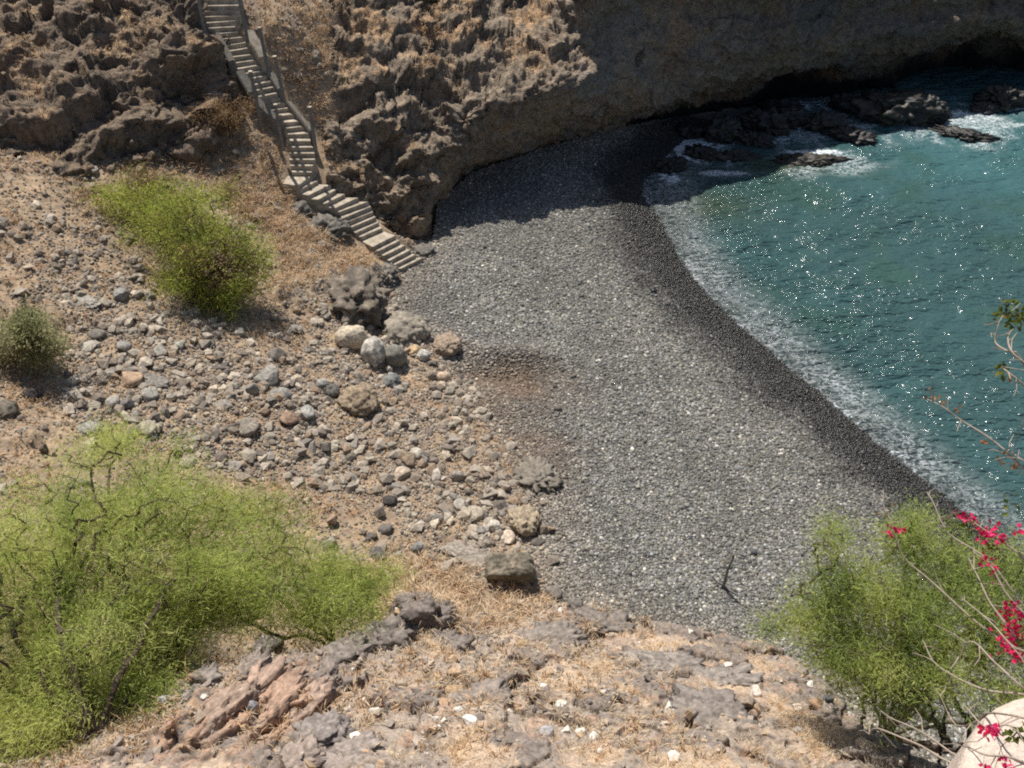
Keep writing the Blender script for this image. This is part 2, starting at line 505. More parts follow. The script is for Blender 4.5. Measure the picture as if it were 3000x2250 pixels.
crack2 = sstep(0.12, 0.0, v2 - v1).reshape(LX.shape)
plate = (vc - 0.5).reshape(LX.shape)
lrock = sstep(-0.25, 0.2, fbm(PL * 0.75, 4, 115).reshape(LX.shape) + 0.16)
strata = np.maximum(blob(LX, LY, 268, 708, 8.2, 1.15, 1.0), 0.7 * blob(LX, LY, 190, 735, 8.4, 1.0, 0.6))
knob = blob(LX, LY, 420, 615, 6.4, 0.75, 0.5)
edge_rock = sstep(-0.9, -0.1, dL + 0.3 * lw)
lrock = np.clip(np.maximum(lrock, np.maximum(edge_rock, 1.3 * strata)), 0, 1)
sph = (LX * 1.25 - LY * 0.85 + 0.30 * lw + 0.05 * plate) * 1.55
saw = (sph % 1.0)
saw = np.where(saw < 0.72, saw / 0.72, (1 - saw) / 0.28)
sband = 2 * saw - 1
lf = fbm(PL * 9, 3, 125).reshape(LX.shape)
lf2 = ridged(PL * 3.0, 3, 126).reshape(LX.shape)
HL = Hl_f(LX, LY) + 0.10 * lw + lrock * (0.30 * slab + 0.07 * plate - 0.09 * crack - 0.02 * crack2 + 0.05 * (lf2 - 0.5)) + 0.015 * lf
HL += strata * (0.34 * saw - 0.12) + knob * (0.42 + 0.22 * (lf2 - 0.5) + 0.18 * plate)
dLw = dL + 0.18 * lw + 0.1 * slab
HL = HL - np.where(dLw > 0, 2.1 * dLw, 0)

def llookup(arr, x, y):
    x = np.clip((np.asarray(x) - lx[0]) / LS, 0, len(lx) - 1.001)
    y = np.clip((np.asarray(y) - ly[0]) / LS, 0, len(ly) - 1.001)
    i, j = x.astype(int), y.astype(int)
    fx, fy = x - i, y - j
    return (arr[j, i] * (1 - fx) + arr[j, i + 1] * fx) * (1 - fy) + (arr[j + 1, i] * (1 - fx) + arr[j + 1, i + 1] * fx) * fy

m1 = fbm(PL * 1.5, 4, 151).reshape(LX.shape)
m2 = fbm(PL * 6.0, 3, 161).reshape(LX.shape)
lsoil = np.array([0.36, 0.275, 0.205])
lstraw = np.array([0.40, 0.30, 0.21])
lgrey = np.array([0.285, 0.232, 0.188])
ldark = np.array([0.175, 0.145, 0.125])
lred = np.array([0.38, 0.235, 0.155])
CL = mix(np.broadcast_to(lsoil, LX.shape + (3,)), lstraw, sstep(-0.2, 0.4, m1))
rc = mix(np.broadcast_to(lgrey, LX.shape + (3,)), ldark, sstep(-0.1, 0.5, m2 + 1.2 * slab))
rc = mix(rc, lred, np.clip(strata * 1.1, 0, 1) * sstep(-0.5, 0.3, sband + m1))
rc = mix(rc, lred * 1.05, sstep(0.3, 0.46, plate + 0.2 * m1) * 0.5)
CL = mix(CL, rc, sstep(0.35, 0.65, lrock + 0.3 * m2))
CL = mix(CL, np.array([0.13, 0.11, 0.10]) * 1.0, np.clip(knob * 1.3 - 0.2, 0, 1) * 0.7)
CL = mix(CL, np.array([0.10, 0.075, 0.055]), np.clip(crack * lrock, 0, 1) * 0.55)
CL = np.clip(CL * (1 + 0.28 * m2 + 0.25 * lf * 0.6)[..., None], 0.01, 1)
Fl = grid_faces(len(ly), len(lx))
VL = np.stack([LX.ravel(), LY.ravel(), HL.ravel()], 1)
keep = (dLw.ravel()[Fl].mean(1) < 2.2)
V, Fk, Ck = compact(VL, Fl[keep], CL.reshape(-1, 3))
tag(link('rock_ledge', np_mesh('rock_ledge', V, Fk, Ck), M_ledge), 'broken brown rock ledge with straw grass at the foot of the viewpoint', 'ledge', kind='structure')

def ground(x, y):
    x, y = np.atleast_1d(x).astype(float), np.atleast_1d(y).astype(float)
    h = lookup(Z, x, y)
    ok = (x > lx[0]) & (x < lx[-1]) & (y > ly[0]) & (y < ly[-1])
    hl = np.where(ok, llookup(HL, x, y), -99)
    dl = np.where(ok, llookup(dLw, x, y), 9)
    return np.maximum(h, np.where(dl < 2.1, hl, -99))

def hit(px, py):
    """where the ray through a picture point first meets the ground"""
    d = ray(px, py)
    t = np.arange(4, 75, 0.04)
    x, y, z = d[0] * t, d[1] * t, CAMH + d[2] * t
    g = ground(x, y)
    g = np.where((y > gy[-1]), -99, np.maximum(g, 0.0))
    k = np.argmax(z <= g)
    if z[k] > g[k]:
        return at(px, py, 0)
    return np.array([x[k], y[k], g[k]])

# ------------------------------------------------------------------ cliff with its overhang, and the crag left of the stairs
def catmull(A, n):
    """resample axis 0 to about n metres per sample with Catmull-Rom"""
    A = np.concatenate([2 * A[:1] - A[1:2], A, 2 * A[-1:] - A[-2:-1]])
    out = []
    for k in range(1, len(A) - 2):
        p0, p1, p2, p3 = A[k - 1], A[k], A[k + 1], A[k + 2]
        seg = np.linalg.norm((p2 - p1).reshape(-1, 3), axis=1).mean()
        m = max(2, int(seg / n))
        for t in np.arange(m) / m:
            out.append(0.5 * (2 * p1 + (p2 - p0) * t + (2 * p0 - 5 * p1 + 4 * p2 - p3) * t * t + (3 * p1 - p0 - 3 * p2 + p3) * t ** 3))
    out.append(A[-2])
    return np.array(out)

LOFT_GRASS = []
def loft(name, stations, foots, cap_rise, craggy_f, amp_f, hollows, color_f, label, seed, res=0.07):
    G = []
    for st, ft in zip(stations, foots):
        row = [at(*p) for p in st]
        G.append([row[0] + np.array(ft)] + row + [row[-1] + np.array([0.1, 2.2, 0.25 * cap_rise]), row[-1] + np.array([0.2, 9.0, cap_rise])])
    S1 = catmull(np.array(G), res)
    S2 = np.swapaxes(catmull(np.swapaxes(S1, 0, 1), res), 0, 1)
    ni, nj = S2.shape[:2]
    nr = np.cross(np.gradient(S2, axis=0), np.gradient(S2, axis=1))
    nr /= np.maximum(np.linalg.norm(nr, axis=2, keepdims=True), 1e-9)
    if nr[ni // 2, nj // 2, 1] > 0: nr = -nr
    nr = nr.reshape(-1, 3)
    Pc = S2.reshape(-1, 3)
    cr = craggy_f(Pc)
    warp = 0.35 * np.stack([gnoise(Pc * 1.3, seed + 1), gnoise(Pc * 1.3, seed + 2), gnoise(Pc * 1.3, seed + 3)], 1)
    Q = Pc * np.array([1, 1, 1.25]) + warp
    a1, _b, _c = worley(Q * 0.85, seed + 4)
    a2, _b, _c = worley(Q * 2.1, seed + 5)
    a3, _b, _c = worley(Q * 4.6, seed + 6)
    terr = np.abs(((Pc[:, 2] + 0.5 * fbm(Pc * 0.6, 3, seed + 7)) * 0.9) % 1.0 - 0.5) * 2
    a4, _b, _c = worley(Pc * 8.5, seed + 16)
    fa_, fb_, fc_ = facets(Q * np.array([0.62, 0.62, 1.05]), seed + 21, 0.55), facets(Q * np.array([1.4, 1.4, 2.3]), seed + 22, 0.55), facets(Q * np.array([3.2, 3.2, 4.6]), seed + 23, 0.5)
    rough = 0.52 * fa_ + 0.25 * fb_ + 0.10 * fc_ + 0.16 * (0.55 - a1) + 0.12 * (0.5 - a2) + 0.08 * (0.5 - a3) + 0.05 * (0.5 - a4) + 0.26 * (terr - 0.5) + 0.26 * (ridged(Pc * 0.7, 3, seed + 8) - 0.6) + 0.10 * fbm(Pc * 3.3, 3, seed + 17)
    smooth_ = 0.30 * (ridged(Pc * 0.32, 3, seed + 9) - 0.75) + 0.22 * fbm(Pc * 1.1, 5, seed + 10, gain=0.6) + 0.08 * (0.5 - a2) + 0.06 * (0.5 - a3) + 0.12 * (terr - 0.5) + 0.26 * facets(Q * np.array([0.42, 0.42, 0.9]), seed + 24, 0.8) + 0.13 * facets(Q * np.array([1.1, 1.1, 2.0]), seed + 25, 0.8) + 0.06 * fc_
    disp = (cr * rough + (1 - cr) * smooth_) * amp_f(Pc) - 0.10
    for (px, py, z, r, rz, dep) in hollows:
        c = at(px, py, z)
        disp -= dep * np.exp(-(((Pc[:, 0] - c[0]) / r) ** 2 + ((Pc[:, 1] - c[1]) / 1.6) ** 2 + ((Pc[:, 2] - c[2]) / rz) ** 2) ** 2)
    Pd = Pc + nr * disp[:, None]
    Pd += cr[:, None] * 0.035 * np.stack([gnoise(Pc * 7, seed + 11), gnoise(Pc * 7, seed + 12), gnoise(Pc * 7, seed + 13)], 1)
    D = Pd.reshape(ni, nj, 3)
    n2 = np.cross(np.gradient(D, axis=0), np.gradient(D, axis=1))
    n2 /= np.maximum(np.linalg.norm(n2, axis=2, keepdims=True), 1e-9)
    n2 = n2.reshape(-1, 3)
    n2 *= np.sign(np.sum(n2 * nr, 1, keepdims=True))
    col, gm = color_f(Pc, n2, cr)
    idx = np.where((gm > 0.45) & (n2[:, 2] > 0.45))[0]
    LOFT_GRASS.append(Pd[idx[rng.uniform(size=len(idx)) < 0.16]])
    return tag(link(name, np_mesh(name, Pd, grid_faces(ni, nj), np.clip(col, 0.006, 1)), M_cliff), label, name, kind='structure')

stations = [
    [(328, 198, 3.9), (326, 160, 5.0), (323, 120, 6.1), (326, 70, 7.3), (332, 0, 9.1)],
    [(345, 206, 3.6), (338, 170, 4.7), (335, 125, 5.9), (338, 75, 7.1), (345, 0, 8.9)],
    [(372, 217, 3.0), (362, 180, 4.2), (358, 130, 5.6), (365, 75, 7.0), (372, 0, 8.8)],
    [(405, 239, 2.0), (398, 205, 3.2), (392, 165, 4.4), (396, 100, 6.2), (405, 0, 8.5)],
    [(432, 238, 1.5), (430, 212, 2.4), (427, 185, 3.4), (418, 135, 4.9), (425, 45, 7.3)],
    [(437, 203, 1.4), (438, 180, 3.0), (442, 150, 4.2), (438, 105, 5.6), (432, 30, 7.7)],
    [(470, 173, 1.3), (468, 150, 3.2), (470, 124, 5.1), (464, 75, 6.5), (458, 0, 8.2)],
    [(520, 155, 1.2), (512, 132, 3.4), (505, 103, 5.5), (500, 60, 6.4), (495, -5, 7.8)],
    [(580, 136, 1.0), (560, 115, 3.5), (545, 95, 5.4), (532, 60, 6.3), (522, -5, 7.6)],
    [(610, 129, 0.9), (592, 105, 3.6), (580, 77, 5.7), (558, 48, 6.6), (548, -5, 7.7)],
    [(650, 120, 0.6), (648, 95, 3.0), (645, 58, 4.9), (625, 12, 7.2), (600, -15, 8.8)],
    [(740, 105, 0.2), (740, 80, 2.8), (740, 45, 5.0), (738, 4, 6.7), (735, -25, 8.4)],
    [(800, 97, 0.0), (800, 78, 1.6), (798, 52, 4.0), (798, 8, 6.1), (795, -22, 7.6)],
    [(850, 93, 0.0), (850, 72, 1.8), (850, 42, 4.0), (850, 5, 5.7), (850, -20, 7.0)],
    [(940, 80, -0.3), (940, 58, 0.9), (940, 30, 4.0), (940, 9, 5.0), (940, -15, 6.2)],
    [(1024, 76, -0.3), (1024, 54, 0.9), (1024, 27, 3.7), (1024, 5, 4.8), (1024, -15, 5.8)],
    [(1150, 72, -0.3), (1150, 52, 1.0), (1150, 28, 3.5), (1150, 5, 4.6), (1150, -15, 5.6)],
]
def cliff_crag(P): return sstep(6.0, 2.2, P[:, 0] + 0.5 * gnoise(P * 0.8, 3)) * sstep(1.6, 4.4, P[:, 2] - 0.55 * np.clip(P[:, 0] + 2.2, -4, 4)) 
def cliff_col(P, nn, cr):
    c1 = fbm(P * 0.7, 4, 231)
    c2 = fbm(P * 2.6, 4, 241)
    c3 = fbm(P * 0.28, 3, 251)
    cc = mix(np.broadcast_to(np.array([0.36, 0.275, 0.205]), (len(P), 3)), np.array([0.20, 0.16, 0.13]), sstep(-0.3, 0.4, c2))  # face raised and tinted warm, painting in bounce light off the sunlit ground
    cc = mix(cc, np.array([0.40, 0.265, 0.165]), sstep(0.05, 0.5, c1) * 0.7)
    cc = mix(cc, np.array([0.20, 0.195, 0.185]), sstep(0.1, 0.5, c3) * 0.6)
    cc = mix(cc, np.array([0.215, 0.170, 0.126]) * (1 + 0.3 * c2)[:, None], cr)
    low = sstep(5.4, 2.0, P[:, 2]) * sstep(9, 1, P[:, 0]) * (1 - 0.5 * cr)
    cc = mix(cc, np.array([0.36, 0.24, 0.14]), low * sstep(-0.35, 0.25, c1) * 0.75)
    gm = np.maximum(cr * sstep(5.6, 7.2, P[:, 2]) * sstep(-0.15, 0.3, c1 + 0.4 * c2), 0.6 * cr * sstep(0.25, 0.5, c1)) * sstep(0.25, 0.6, nn[:, 2])
    gm = np.maximum(gm, sstep(7.4, 8.6, P[:, 2]) * sstep(0.3, 0.6, nn[:, 2]) * sstep(-0.3, 0.2, c1))
    cc = mix(cc, np.array([0.38, 0.25, 0.145]), gm * 0.85)
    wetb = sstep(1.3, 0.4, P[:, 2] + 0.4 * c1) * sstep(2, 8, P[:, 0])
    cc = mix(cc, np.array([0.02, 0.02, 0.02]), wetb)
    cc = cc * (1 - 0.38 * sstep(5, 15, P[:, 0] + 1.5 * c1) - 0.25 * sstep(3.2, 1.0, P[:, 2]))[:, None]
    return cc * (1 + 0.3 * c2)[:, None], gm
nst = len(stations)
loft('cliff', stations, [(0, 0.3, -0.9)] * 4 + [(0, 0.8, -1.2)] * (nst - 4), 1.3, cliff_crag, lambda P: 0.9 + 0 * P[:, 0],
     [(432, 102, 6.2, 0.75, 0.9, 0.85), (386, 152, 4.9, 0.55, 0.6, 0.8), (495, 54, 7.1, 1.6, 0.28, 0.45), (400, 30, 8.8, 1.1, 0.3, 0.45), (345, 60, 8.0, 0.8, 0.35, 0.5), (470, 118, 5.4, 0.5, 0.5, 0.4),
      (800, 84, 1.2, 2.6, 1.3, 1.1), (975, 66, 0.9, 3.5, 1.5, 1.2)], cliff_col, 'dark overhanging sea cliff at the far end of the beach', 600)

def ext(st): return st
left_st = [
    [(-70, 150, 7.8), (-70, 125, 8.4), (-70, 95, 9.0), (-70, 60, 9.6), (-70, 25, 10.2), (-70, -20, 11.0)],
    [(0, 152, 7.7), (0, 125, 8.4), (0, 95, 8.9), (0, 60, 9.5), (0, 25, 10.1), (0, -20, 10.9)],
    [(60, 172, 7.2), (60, 140, 8.0), (60, 105, 8.6), (60, 65, 9.3), (60, 25, 10.0), (60, -20, 10.9)],
    [(120, 166, 6.9), (120, 135, 7.6), (120, 100, 8.4), (120, 60, 9.2), (120, 20, 10.0), (120, -20, 10.8)],
    [(170, 150, 6.8), (172, 125, 7.4), (175, 90, 8.4), (175, 50, 9.4), (172, 15, 10.1), (170, -20, 10.8)],
    [(208, 136, 6.9), (214, 105, 7.7), (214, 75, 8.5), (204, 45, 9.3), (192, 15, 10.0), (186, -20, 10.7)],
    [(230, 128, 6.4), (234, 100, 7.2), (232, 72, 8.0), (218, 42, 8.8), (206, 13, 9.6), (198, -20, 10.3)],
]
def left_col(P, nn, cr):
    c1 = fbm(P * 0.8, 4, 731)
    c2 = fbm(P * 2.6, 4, 741)
    cc = mix(np.broadcast_to(np.array([0.225, 0.168, 0.118]), (len(P), 3)), np.array([0.11, 0.086, 0.066]), sstep(-0.3, 0.4, c2))
    gm = sstep(0.0, 0.4, c1 + 0.35 * c2) * sstep(0.3, 0.65, nn[:, 2])
    cc = mix(cc, np.array([0.32, 0.22, 0.135]), gm * 0.85)
    return cc * (1 + 0.35 * c2)[:, None], gm
loft('crag', left_st, [(0, 0.5, -0.9)] * len(left_st), 1.5, lambda P: np.ones(len(P)), lambda P: 0.95 + 0 * P[:, 0],
     [(185, 85, 8.4, 1.4, 0.8, 0.9), (40, 148, 8.0, 1.5, 0.5, 0.9), (20, 92, 9.2, 0.8, 0.45, 0.6), (165, 12, 10.8, 0.8, 0.4, 0.6), (100, 118, 8.4, 0.7, 0.35, 0.5), (90, 40, 10.3, 0.9, 0.35, 0.6)],
     left_col, 'knobbly dark crag with straw grass on its shelves, left of the upper stairs', 650)

# ------------------------------------------------------------------ sea
WS = 0.11
wx = np.arange(-1, 46, WS)
wy = np.arange(4, 66, WS)
WX, WY = np.meshgrid(wx, wy)
bed = np.where((WX < gx[-1] - 0.2) & (WY < gy[-1] - 0.2), lookup(Z, WX, WY), Hb_f(WX, WY) if False else -3.0)
PW = np.stack([WX.ravel(), WY.ravel(), np.zeros(WX.size)], 1)
ang = 0.45
rx_, ry_ = WX * math.cos(ang) + WY * math.sin(ang), -WX * math.sin(ang) + WY * math.cos(ang)
PWs = np.stack([rx_.ravel() * 0.55, ry_.ravel() * 1.3, 0 * rx_.ravel()], 1)
wav = 0.10 * gnoise(PWs * 0.35, 301) + 0.11 * gnoise(PWs * 0.9, 302) + 0.075 * gnoise(PWs * 1.9, 303)
depthw = np.clip(-bed, -1, 6).ravel()
wz = wav * sstep(-0.05, 0.7, depthw)
SEA_ROCKS = []   # filled below: (px, py, z, rx, ry, rz)
sea_rock_spec = [
    # px, py, z of centre, half sizes (m), label, algae tint
    (898, 108, 0.6, (2.2, 1.3, 1.15), 'big flat-topped block of dark lava standing in the surf under the cliff', 0.5),
    (930, 113, 0.35, (1.0, 0.9, 0.9), 'dark rounded shoulder of rock against the end of the big surf block', 0.1),
    (1003, 99, 0.35, (1.3, 0.8, 0.75), 'jagged dark rock awash in foam, farthest out to sea', 0.35),
    (985, 109, 0.1, (0.9, 0.5, 0.4), 'low dark rock slab just clear of the foam beside the jagged farthest rock', 0.1),
    (965, 136, 0.0, (1.75, 0.75, 0.32), 'long low reef rock barely above the turquoise water', 0.2),
    (806, 160, -0.12, (2.2, 0.85, 0.33), 'olive domed rock covered by a thin sheet of water', 0.9),
    (790, 117, 0.4, (1.25, 0.7, 0.62), 'lumpy dark rock behind the bright white foam patch', 0.2),
    (765, 122, 0.5, (1.2, 0.9, 0.8), 'knobbly dark rock in the middle of the wet rock chain', 0.15),
    (825, 122, 0.4, (1.1, 0.8, 0.7), 'dark rock touching the edge of the bright white foam patch', 0.15),
    (852, 136, 0.1, (1.5, 0.7, 0.42), 'broken dark rock at the water line in front of the big surf block', 0.3),
    (722, 133, 0.35, (0.95, 0.85, 0.95), 'upright wet boulder in the shade with a pale worn top', 0.3),
    (752, 140, 0.1, (1.2, 0.7, 0.5), 'low wet rock between the upright boulder and the foam streaks', 0.1),
    (703, 154, 0.12, (1.15, 0.55, 0.42), 'wet shelf of dark rock where the surf breaks nearest the beach', 0.25),
    (738, 157, 0.05, (1.1, 0.5, 0.40), 'wet shelf rock on the seaward side of the breaking surf', 0.2),
    (672, 165, 0.3, (0.8, 0.6, 0.5), 'wet dark boulder at the shaded corner of the beach', 0.05),
    (690, 132, 0.2, (0.9, 0.6, 0.5), 'dark boulder in deep shade at the foot of the cliff', 0.0),
    (845, 103, 0.3, (0.9, 0.6, 0.6), 'dark rock in shadow joining the big surf block to the cliff', 0.0),
    (778, 106, 0.2, (1.3, 0.6, 0.5), 'shadowed rock shelf along the cliff foot behind the wet chain', 0.0),
]
drock = np.full(WX.shape, 9.0)
for (px, py, z, s, lab, al) in sea_rock_spec:
    c = at(px, py, max(z, 0.0))
    drock = np.minimum(drock, np.sqrt(((WX - c[0]) / (s[0] + 0.25)) ** 2 + ((WY - c[1]) / (s[1] + 0.25)) ** 2))
fo1 = ridged(PW * 0.9 + 0.6 * gnoise(PW * 0.7, 3)[:, None], 4, 311, gain=0.6)
fo2 = fbm(PW * 0.35, 3, 321)
fo3 = ridged(PW * 2.6 + 0.5 * gnoise(PW * 1.7, 5)[:, None], 2, 331)
shoref = sstep(1.15, 0.04, depthw) * sstep(-0.08, 0.02, depthw)
rockf = sstep(2.1, 1.0, drock.ravel())
swash = sstep(0.9, 0.25, depthw)
zone = np.maximum(shoref * (0.75 + 0.5 * fo2), rockf * (0.85 + 0.6 * fo2))
band = sstep(0.75, 0.10, depthw) * sstep(-0.06, 0.03, depthw) * (0.75 + 0.55 * fo2) + 0.18 * np.exp(-((depthw - 0.05) / 0.07) ** 2)
foam = 0.58 * np.clip(band, 0, 1) * np.clip(0.6 + 0.5 * fo1 + 0.25 * fo3, 0.3, 1.1) + 0.55 * rockf * sstep(0.0, 0.5, fo2 + 0.25 * fo1 - 0.1)
for (px, py, rx, ry, am) in [(812, 118, 1.3, 0.4, 1.0), (722, 174, 1.6, 0.35, 0.7), (815, 152, 2.0, 0.35, 0.75), (960, 118, 3.2, 1.0, 0.65), (985, 125, 3.0, 0.7, 0.6), (1004, 107, 1.6, 0.5, 0.9), (790, 136, 2.2, 0.9, 0.5)]:
    b = blob(WX, WY, px, py, 0, rx, ry).ravel()
    foam = np.maximum(foam, am * sstep(0.30, 0.85, b + 0.30 * fo1 * b + 0.15 * fo3 * b - 0.12))
foam = np.clip(foam, 0, 1)
wz = wz + 0.03 * foam
# the sea's own colour: deep blue-green, turquoise where the bed is pale sand, olive over weed
deepc, turq, green, shal = np.array([0.037, 0.078, 0.078]), np.array([0.052, 0.125, 0.132]), np.array([0.036, 0.080, 0.062]), np.array([0.082, 0.10, 0.092])
t1 = np.clip(blob(WX, WY, 1010, 150, 0, 10, 6).ravel() * 1.1 + 0.25 * fo2, 0, 1)
wc_ = mix(np.broadcast_to(deepc, (WX.size, 3)), turq, t1)
weed = sstep(0.0, 0.5, fbm(PW * 0.22, 3, 341)) * sstep(0, 1, blob(WX, WY, 840, 230, 0, 10, 9).ravel() * 2)
wc_ = mix(wc_, green, weed * 0.6)
olive = np.maximum(blob(WX, WY, 790, 165, 0, 2.6, 1.1), blob(WX, WY, 700, 205, 0, 2.5, 1.5)).ravel()
wc_ = mix(wc_, np.array([0.045, 0.058, 0.020]), np.clip(olive, 0, 1) * 0.6)
wc_ = mix(wc_, shal, sstep(0.9, 0.1, depthw) * 0.8)
wsel = (depthw.reshape(WX.shape) > -0.25)
Fw = grid_faces(len(wy), len(wx))
fs = wsel.ravel()[Fw].any(1)
V, Fk, Ck, fk, dk = compact(np.stack([WX.ravel(), WY.ravel(), wz], 1), Fw[fs], wc_, foam, depthw)
m, nt, bs = new_mat('sea_water')
a = N(nt, 'ShaderNodeAttribute', attribute_name='Col')
fa = N(nt, 'ShaderNodeAttribute', attribute_name='foam')
da = N(nt, 'ShaderNodeAttribute', attribute_name='depth')
geo = N(nt, 'ShaderNodeNewGeometry')
def wnoise(scale, stretch, detail, rot=0.45):
    mp = N(nt, 'ShaderNodeMapping')
    mp.inputs['Rotation'].default_value = (0, 0, -rot)
    mp.inputs['Scale'].default_value = (scale * stretch, scale, scale)
    nt.links.new(geo.outputs['Position'], mp.inputs['Vector'])
    no = N(nt, 'ShaderNodeTexNoise')
    no.inputs['Scale'].default_value = 1.0
    no.inputs['Detail'].default_value = detail
    no.inputs['Roughness'].default_value = 0.55
    nt.links.new(mp.outputs['Vector'], no.inputs['Vector'])
    return no.outputs['Fac']
nA, nB, nC = wnoise(1.7, 0.4, 2), wnoise(4.2, 0.42, 2, 0.25), wnoise(11, 0.5, 1, 0.4)
def math2(op, x, y):
    q = N(nt, 'ShaderNodeMath', operation=op)
    for k, v in enumerate((x, y)):
        if isinstance(v, (int, float)):
            q.inputs[k].default_value = v
        else:
            nt.links.new(v, q.inputs[k])
    return q.outputs[0]
gust = N(nt, 'ShaderNodeMapRange', interpolation_type='SMOOTHSTEP')
nt.links.new(wnoise(0.33, 0.6, 2, 0.9), gust.inputs['Value'])
gust.inputs['From Min'].default_value = 0.38
gust.inputs['From Max'].default_value = 0.64
gust.inputs['To Min'].default_value = 0.70
gust.inputs['To Max'].default_value = 1.35
near = N(nt, 'ShaderNodeMapRange')
nt.links.new(da.outputs['Fac'], near.inputs['Value'])
near.inputs['From Min'].default_value = 0.1
near.inputs['From Max'].default_value = 2.0
near.inputs['To Min'].default_value = 2.0
near.inputs['To Max'].default_value = 1.0
hsum = math2('ADD', math2('MULTIPLY', nA, 0.24), math2('MULTIPLY', math2('MULTIPLY', gust.outputs[0], near.outputs[0]), math2('ADD', math2('MULTIPLY', nB, 0.21), math2('MULTIPLY', nC, 0.05))))
add_bump(nt, bs, hsum, 1.0, 1.05)
nD = wnoise(9, 0.8, 5, 0.1)
def lace(scale, width, seed_rot):
    n_ = wnoise(scale, 0.75, 3, seed_rot)
    r_ = math2('ABSOLUTE', math2('SUBTRACT', n_, 0.5), 0)
    q = N(nt, 'ShaderNodeMapRange', interpolation_type='SMOOTHSTEP')
    nt.links.new(r_, q.inputs['Value'])
    q.inputs['From Min'].default_value = width
    q.inputs['From Max'].default_value = 0.0
    return q.outputs[0]
lac = math2('MAXIMUM', lace(2.2, 0.045, -0.6), math2('MULTIPLY', lace(5.5, 0.06, -0.3), 0.8))
spk = N(nt, 'ShaderNodeMapRange', interpolation_type='SMOOTHSTEP')
nt.links.new(nD, spk.inputs['Value'])
spk.inputs['From Min'].default_value = 0.56
spk.inputs['From Max'].default_value = 0.72
z1 = fa.outputs['Fac']
solid = math2('MULTIPLY', math2('MAXIMUM', math2('SUBTRACT', z1, 0.55), 0.0), math2('ADD', math2('MULTIPLY', nD, 5.0), -0.6))
fm = math2('ADD', math2('MULTIPLY', z1, math2('ADD', lac, math2('MULTIPLY', spk.outputs[0], 0.5))), solid)
cl = N(nt, 'ShaderNodeClamp')
nt.links.new(fm, cl.inputs['Value'])
mxc = N(nt, 'ShaderNodeMix', data_type='RGBA')
nt.links.new(cl.outputs[0], mxc.inputs['Factor'])
nt.links.new(a.outputs['Color'], mxc.inputs['A'])
mxc.inputs['B'].default_value = (0.72, 0.76, 0.78, 1)
nt.links.new(mxc.outputs['Result'], bs.inputs['Base Color'])
rr = N(nt, 'ShaderNodeMapRange')
nt.links.new(cl.outputs[0], rr.inputs['Value'])
rr.inputs['To Min'].default_value = 0.13
rr.inputs['To Max'].default_value = 0.7
nt.links.new(rr.outputs[0], bs.inputs['Roughness'])
bs.inputs['IOR'].default_value = 1.33
tp = N(nt, 'ShaderNodeBsdfTransparent')
tp.inputs['Color'].default_value = (0.75, 0.82, 0.82, 1)
dm = N(nt, 'ShaderNodeMapRange')
nt.links.new(da.outputs['Fac'], dm.inputs['Value'])
dm.inputs['From Min'].default_value = 0.0
dm.inputs['From Max'].default_value = 0.4
dm.inputs['To Min'].default_value = 0.45
dm.inputs['To Max'].default_value = 1.0
fac = math2('MAXIMUM', dm.outputs[0], cl.outputs[0])
mxs = N(nt, 'ShaderNodeMixShader')
nt.links.new(fac, mxs.inputs[0])
nt.links.new(tp.outputs[0], mxs.inputs[1])
nt.links.new(bs.outputs[0], mxs.inputs[2])
nt.links.new(mxs.outputs[0], nt.nodes['Material Output'].inputs['Surface'])
M_sea = m
tag(link('sea', np_mesh('sea', V, Fk, Ck, {'foam': fk, 'depth': dk}), M_sea), 'green-blue sea glittering in the sun with thin foam along the shore', 'sea', kind='structure')

# ------------------------------------------------------------------ stones
def ico(sub):
    bm = bmesh.new()
    bmesh.ops.create_icosphere(bm, subdivisions=sub, radius=1)
    V = np.array([v.co[:] for v in bm.verts])
    Fc = np.array([[v.index for v in f.verts] for f in bm.faces])
    bm.free()
    return V, Fc
ICO = {k: ico(k) for k in (1, 2, 3, 4, 5)}

